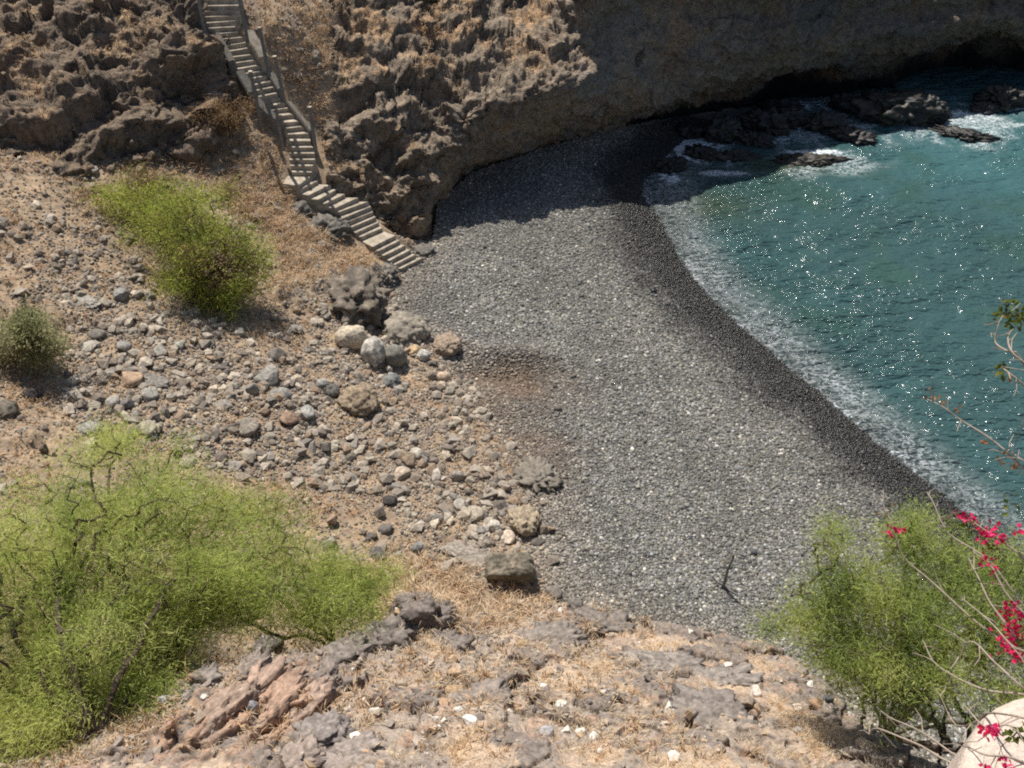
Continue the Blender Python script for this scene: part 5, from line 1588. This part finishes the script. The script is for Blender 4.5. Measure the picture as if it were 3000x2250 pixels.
make_tree('grey_bush', 'low grey-green bush at the left edge of the slope', 'bush', rt,
          [lobe(15, 335, 6.9, 42, 26, 3), lobe(40, 348, 6.6, 26, 16, 1.2), lobe(-15, 330, 7.1, 36, 28, 1.5)], 520, 28, 0.11, 0.022, OLIVE, 0.05, 43, n_trunks=3, cluster=0.2)
rt = hit(885, 735)
make_tree('mesquite_tree', 'feathery green tree at the right end of the ledge behind the pink wall', 'tree', rt,
          [lobe(880, 580, 10.2, 50, 40, 2.0), lobe(838, 605, 9.8, 48, 40, 1.9), lobe(945, 590, 10.2, 60, 50, 2.4), lobe(1000, 575, 10.6, 48, 50, 1.6), lobe(905, 650, 9.6, 66, 42, 2.6), lobe(970, 680, 9.6, 56, 46, 2.0), lobe(800, 622, 9.2, 40, 9, 0.5),
           lobe(838, 545, 10.6, 16, 34, 0.6), lobe(870, 675, 9.0, 46, 34, 1.3), lobe(1020, 640, 10, 50, 70, 1.5), lobe(910, 540, 10.6, 26, 22, 0.6), lobe(845, 650, 9.2, 40, 30, 0.9), lobe(905, 700, 8.9, 52, 20, 0.9)],
          2400, 31, 0.10, 0.0062, GREEN2, 0.09, 44, n_trunks=4, cluster=0.17)
rt = hit(437, 2)
make_tree('scrub_bush', 'small green bush half out of the picture on the cliff top', 'bush', rt + np.array([0, 0.3, 0]), [(rt + np.array([0, 0.4, 0.55]), (1.1, 0.8, 0.55), 1)], 170, 24, 0.12, 0.024, GREEN2, 0.05, 45, n_trunks=2, dead=0.3)
rt = hit(222, 130)
make_tree('dry_bush', 'dry brown twiggy shrub left of the upper stairs', 'bush', rt, [(rt + np.array([0, 0, 0.55]), (1.0, 0.9, 0.65), 1)], 330, 20, 0.13, 0.010, [(0.30, 0.19, 0.10), (0.36, 0.24, 0.13), (0.26, 0.16, 0.08), (0.40, 0.28, 0.16)], 0.035, 46, n_trunks=3)

# bougainvillea reaching in from the right
bo_root = at_depth(1090, 700, 7.0)
bo = empty('bougainvillea', bo_root, 'bougainvillea with bare pale stems and magenta flowers reaching in from the right', 'shrub')
def curve_px(pts, n=14):
    """pts: (px, py, depth) control points, smoothed"""
    P = np.array([at_depth(*p) for p in pts])
    t = np.linspace(0, len(P) - 1, n)
    Q = np.concatenate([2 * P[:1] - P[1:2], P, 2 * P[-1:] - P[-2:-1]])
    out = []
    for x in t:
        k = min(int(x), len(P) - 2); f = x - k
        p0, p1, p2, p3 = Q[k], Q[k + 1], Q[k + 2], Q[k + 3]
        out.append(0.5 * (2 * p1 + (p2 - p0) * f + (2 * p0 - 5 * p1 + 4 * p2 - p3) * f * f + (3 * p1 - p0 - 3 * p2 + p3) * f ** 3))
    return np.array(out)
stems = [
    [(1090, 700, 7.0), (1000, 640, 7.2), (940, 590, 7.4), (905, 555, 7.5), (893, 525, 7.5), (882, 497, 7.6)],
    [(1090, 690, 7.0), (1015, 600, 7.1), (985, 560, 7.2), (950, 535, 7.3), (935, 508, 7.4), (925, 493, 7.5)],
    [(1090, 680, 7.0), (1040, 580, 6.9), (1005, 545, 6.9), (985, 530, 7.0), (969, 516, 7.1)],
    [(1090, 700, 7.0), (1035, 620, 6.8), (1010, 585, 6.8), (990, 563, 6.9)],
    [(1090, 720, 7.0), (1030, 655, 6.6), (995, 610, 6.7), (975, 575, 6.9), (968, 558, 7.0)],
    [(1090, 740, 7.0), (1040, 700, 6.4), (985, 690, 6.5), (940, 668, 6.7), (925, 640, 6.9)],
    [(1090, 750, 7.0), (1030, 735, 6.3), (975, 760, 6.3), (935, 740, 6.5), (900, 722, 6.7), (880, 710, 6.9)],
    [(1100, 760, 6.5), (1000, 770, 6.0), (950, 765, 6.2), (915, 745, 6.4), (880, 728, 6.6), (868, 735, 6.8), (872, 712, 6.9)],
    [(1090, 740, 5.4), (1045, 725, 5.2), (1000, 712, 5.3), (960, 725, 6.3), (935, 690, 6.5)],
    [(1090, 700, 7.0), (1050, 660, 6.3), (1013, 648, 6.2), (990, 620, 6.4), (962, 600, 6.6)],
    [(1090, 720, 6.8), (1030, 690, 6.2), (1000, 665, 6.3), (970, 640, 6.5), (955, 660, 6.6)],
    [(1070, 790, 5.0), (1030, 745, 5.05), (1010, 725, 5.1), (985, 728, 5.15), (965, 705, 5.3)],
    [(1080, 790, 5.0), (1020, 760, 5.0), (985, 755, 5.05), (960, 740, 5.2)],
    [(1090, 560, 6.5), (1050, 490, 6.3), (1024, 469, 6.3), (990, 440, 6.4), (960, 420, 6.5), (945, 408, 6.5), (928, 397, 6.6)],
    [(1090, 560, 6.4), (1060, 480, 6.2), (1022, 462, 6.2), (1010, 452, 6.3), (1003, 456, 6.3)],
    [(1090, 560, 6.2), (1060, 430, 6.0), (1020, 360, 5.9), (1005, 352, 5.9), (994, 344, 6.0), (996, 332, 6.0), (1003, 318, 6.0), (1012, 312, 6.0)],
    [(1060, 430, 6.0), (1035, 375, 5.8), (1012, 352, 5.8), (1008, 338, 5.9), (1014, 328, 5.9)],
    [(1060, 430, 6.0), (1030, 390, 5.8), (1008, 372, 5.8), (998, 366, 5.9)],
]
for sidx, s_ in enumerate(stems):
    p = curve_px(s_, 22)
    p = p + np.column_stack([gnoise(p * 3 + sidx, 71 + sidx), gnoise(p * 3 + sidx, 171 + sidx), gnoise(p * 3 + sidx, 271 + sidx)]) * 0.03
    chains = [(p, np.linspace(0.010, 0.0035, len(p)))]
    for q in range(8, 21, 3):
        d = rng.normal(0, 0.10, 3)
        chains.append((np.array([p[q], p[q] + d * 0.5 + rng.normal(0, .012, 3), p[q] + d]), np.array([0.004, 0.003, 0.002])))
    Vs = [(a - bo_root, b) for a, b in chains]
    link('stem', tubes_mesh('stem', Vs, 6), M_twig, bo)
def petals(center, r, n, cols, size):
    pos = center + rng.normal(0, r, (n, 3)) * 0.6
    d = rng.normal(size=(n, 3)); d /= np.linalg.norm(d, axis=1, keepdims=True)
    s_ = np.cross(d, rng.normal(size=(n, 3))); s_ /= np.linalg.norm(s_, axis=1, keepdims=True)
    up_ = np.cross(d, s_)
    ln, wd = size * rng.uniform(.7, 1.2, (n, 1)), size * 0.38 * rng.uniform(.8, 1.2, (n, 1))
    V = np.stack([pos, pos + d * ln * .45 + s_ * wd + up_ * wd * .3, pos + d * ln + up_ * wd * .2, pos + d * ln * .45 - s_ * wd + up_ * wd * .3, pos + d * ln * .5 - up_ * wd * .15], 1).reshape(-1, 3)
    k = np.arange(n) * 5
    Fc = np.concatenate([np.stack([k, k + 1, k + 4], 1), np.stack([k + 1, k + 2, k + 4], 1), np.stack([k + 2, k + 3, k + 4], 1), np.stack([k + 3, k, k + 4], 1)])
    c = np.asarray(cols)[rng.integers(len(cols), size=n)] * rng.uniform(.75, 1.25, (n, 1))
    V2 = np.concatenate([V, center[None], V.reshape(n, 5, 3)[:, 0] + s_ * wd * 0.12])
    heart = np.full(n, 5 * n)
    Fc = np.concatenate([Fc, np.stack([heart, k, 5 * n + 1 + np.arange(n)], 1)])
    return V2, Fc, np.concatenate([np.repeat(c, 5, 0), c[:1] * 0.6, c * 0.6])
MAG = [(0.62, 0.015, 0.11), (0.72, 0.03, 0.16), (0.50, 0.01, 0.085), (0.68, 0.02, 0.10)]
for (px, py, dep, rr, n) in [(891, 532, 7.5, 0.045, 14), (899, 530, 7.5, 0.035, 10), (966, 517, 7.1, 0.05, 16), (974, 521, 7.1, 0.035, 9), (984, 533, 7.0, 0.06, 22), (995, 535, 6.9, 0.06, 22), (1001, 541, 6.9, 0.035, 9), (984, 560, 6.9, 0.045, 14),
                             (994, 567, 6.9, 0.05, 14), (1022, 531, 6.8, 0.04, 12), (1010, 608, 6.7, 0.055, 20), (1003, 614, 6.7, 0.04, 12), (1019, 612, 6.6, 0.05, 16), (1013, 628, 6.6, 0.06, 24), (1022, 633, 6.5, 0.05, 14), (1006, 637, 6.5, 0.055, 20),
                             (1010, 649, 6.4, 0.06, 24), (1018, 655, 6.4, 0.045, 14), (986, 732, 5.1, 0.03, 12), (996, 731, 5.1, 0.03, 12), (1007, 764, 5.0, 0.03, 12), (985, 767, 5.0, 0.012, 5)]:
    V, Fc, c = petals(at_depth(px, py, dep), rr, int(n * 1.15), MAG, 0.042)
    link('flower', np_mesh('flower', V - bo_root, Fc, c, smooth=False), M_petal, bo)
LEAFC = [(0.10, 0.14, 0.02), (0.16, 0.20, 0.03), (0.22, 0.22, 0.045), (0.13, 0.11, 0.03)]
RUST = [(0.34, 0.16, 0.07), (0.40, 0.23, 0.10), (0.26, 0.14, 0.06)]
for (px, py, dep, rr, n, cl__) in [(1004, 311, 6.0, 0.05, 18, LEAFC), (1012, 320, 6.0, 0.05, 18, LEAFC), (1020, 314, 5.9, 0.06, 20, LEAFC), (1000, 371, 5.9, 0.04, 9, LEAFC), (1008, 376, 5.8, 0.035, 7, RUST), (930, 398, 6.6, 0.05, 16, RUST), (940, 404, 6.5, 0.03, 8, RUST),
                                   (1001, 458, 6.3, 0.05, 18, RUST), (1014, 465, 6.2, 0.04, 10, RUST), (1020, 650, 6.4, 0.08, 20, LEAFC), (1016, 735, 5.05, 0.05, 16, LEAFC), (1010, 640, 6.5, 0.07, 14, LEAFC), (885, 512, 7.5, 0.06, 12, RUST), (950, 520, 7.3, 0.07, 10, LEAFC),
                                   (990, 548, 6.9, 0.06, 10, LEAFC), (958, 410, 6.5, 0.03, 6, RUST), (985, 440, 6.4, 0.02, 5, RUST), (1015, 505, 6.6, 0.08, 14, LEAFC), (1000, 700, 6.2, 0.05, 8, LEAFC)]:
    V, Fc, c = petals(at_depth(px, py, dep), rr, max(4, int(n * (0.6 if cl__ is RUST else 1.0))), cl__, 0.036 if cl__ is RUST else 0.048)
    link('leaf_cluster', np_mesh('leaf_cluster', V - bo_root, Fc, c, smooth=False), M_leaf, bo)

# pink plastered wall with its rounded end, just under the viewpoint
ztop = 16.8
out = [at(px, py, ztop) for px, py in [(952, 790), (960, 768), (968, 745), (976, 728), (986, 713), (1000, 702), (1018, 694), (1045, 688), (1085, 685)]]
out = [o_[:2] for o_ in out] + [np.array([6.5, 2.9]), np.array([6.5, 0.6]), np.array([2.0, 0.6])]
bm = bmesh.new()
cw = np.mean(out, axis=0)
tv = [bm.verts.new((p[0] - cw[0], p[1] - cw[1], 0)) for p in out]
f = bm.faces.new(tv)
ex = bmesh.ops.extrude_face_region(bm, geom=[f])
for v in [e for e in ex['geom'] if isinstance(e, bmesh.types.BMVert)]:
    v.co.z -= 4.5
bmesh.ops.recalc_face_normals(bm, faces=bm.faces[:])
tope = [e for e in bm.edges if all(abs(v.co.z) < 1e-6 for v in e.verts)]
bmesh.ops.bevel(bm, geom=tope, offset=0.10, segments=5, affect='EDGES', profile=0.5)
me = bpy.data.meshes.new('plaster_wall'); bm.to_mesh(me); bm.free()
for p in me.polygons: p.use_smooth = False
o = link('plaster_wall', me, M_plaster)
o.location = (cw[0], cw[1], ztop)
tag(o, 'thick pale pink plastered wall with a rounded end at the lower right corner', 'wall')

# ------------------------------------------------------------------ light, camera, render
SUN_EL, SUN_AZ = math.radians(62.5), math.radians(-26)
sd = Vector((math.sin(SUN_AZ) * math.cos(SUN_EL), math.cos(SUN_AZ) * math.cos(SUN_EL), math.sin(SUN_EL)))
sun = bpy.data.lights.new('sun', 'SUN')
sun.energy = 4.6
sun.angle = math.radians(0.55)
sun.color = (1.0, 0.955, 0.88)
so = bpy.data.objects.new('sun', sun)
so.rotation_euler = (-sd).to_track_quat('-Z', 'Y').to_euler()
so.location = (0, 0, 60)
COL.objects.link(so)
w = bpy.data.worlds.new('World')
scene.world = w
w.use_nodes = True
nt = w.node_tree
sky = nt.nodes.new('ShaderNodeTexSky')
sky.sky_type = 'NISHITA'
sky.sun_disc = False
sky.sun_elevation = SUN_EL
sky.sun_rotation = SUN_AZ
sky.dust_density = 1.5
nt.links.new(sky.outputs[0], nt.nodes['Background'].inputs['Color'])
nt.nodes['Background'].inputs['Strength'].default_value = 0.075

cam = bpy.data.cameras.new('camera')
cam.sensor_width = 36
cam.lens = F / 1024 * 36
cam.clip_end = 500
co = bpy.data.objects.new('camera', cam)
co.location = (0, 0, CAMH)
co.rotation_euler = (math.pi / 2 - PITCH, 0, 0)
COL.objects.link(co)
scene.camera = co
scene.view_settings.view_transform = 'Standard'
scene.view_settings.look = 'None'
scene.view_settings.exposure = 0.42
scene.view_settings.gamma = 1
scene.render.engine = 'CYCLES'
scene.cycles.filter_width = 2.0
scene.cycles.max_bounces = 7
scene.cycles.transparent_max_bounces = 8
scene.cycles.use_denoising = False
scene.cycles.sample_clamp_indirect = 3
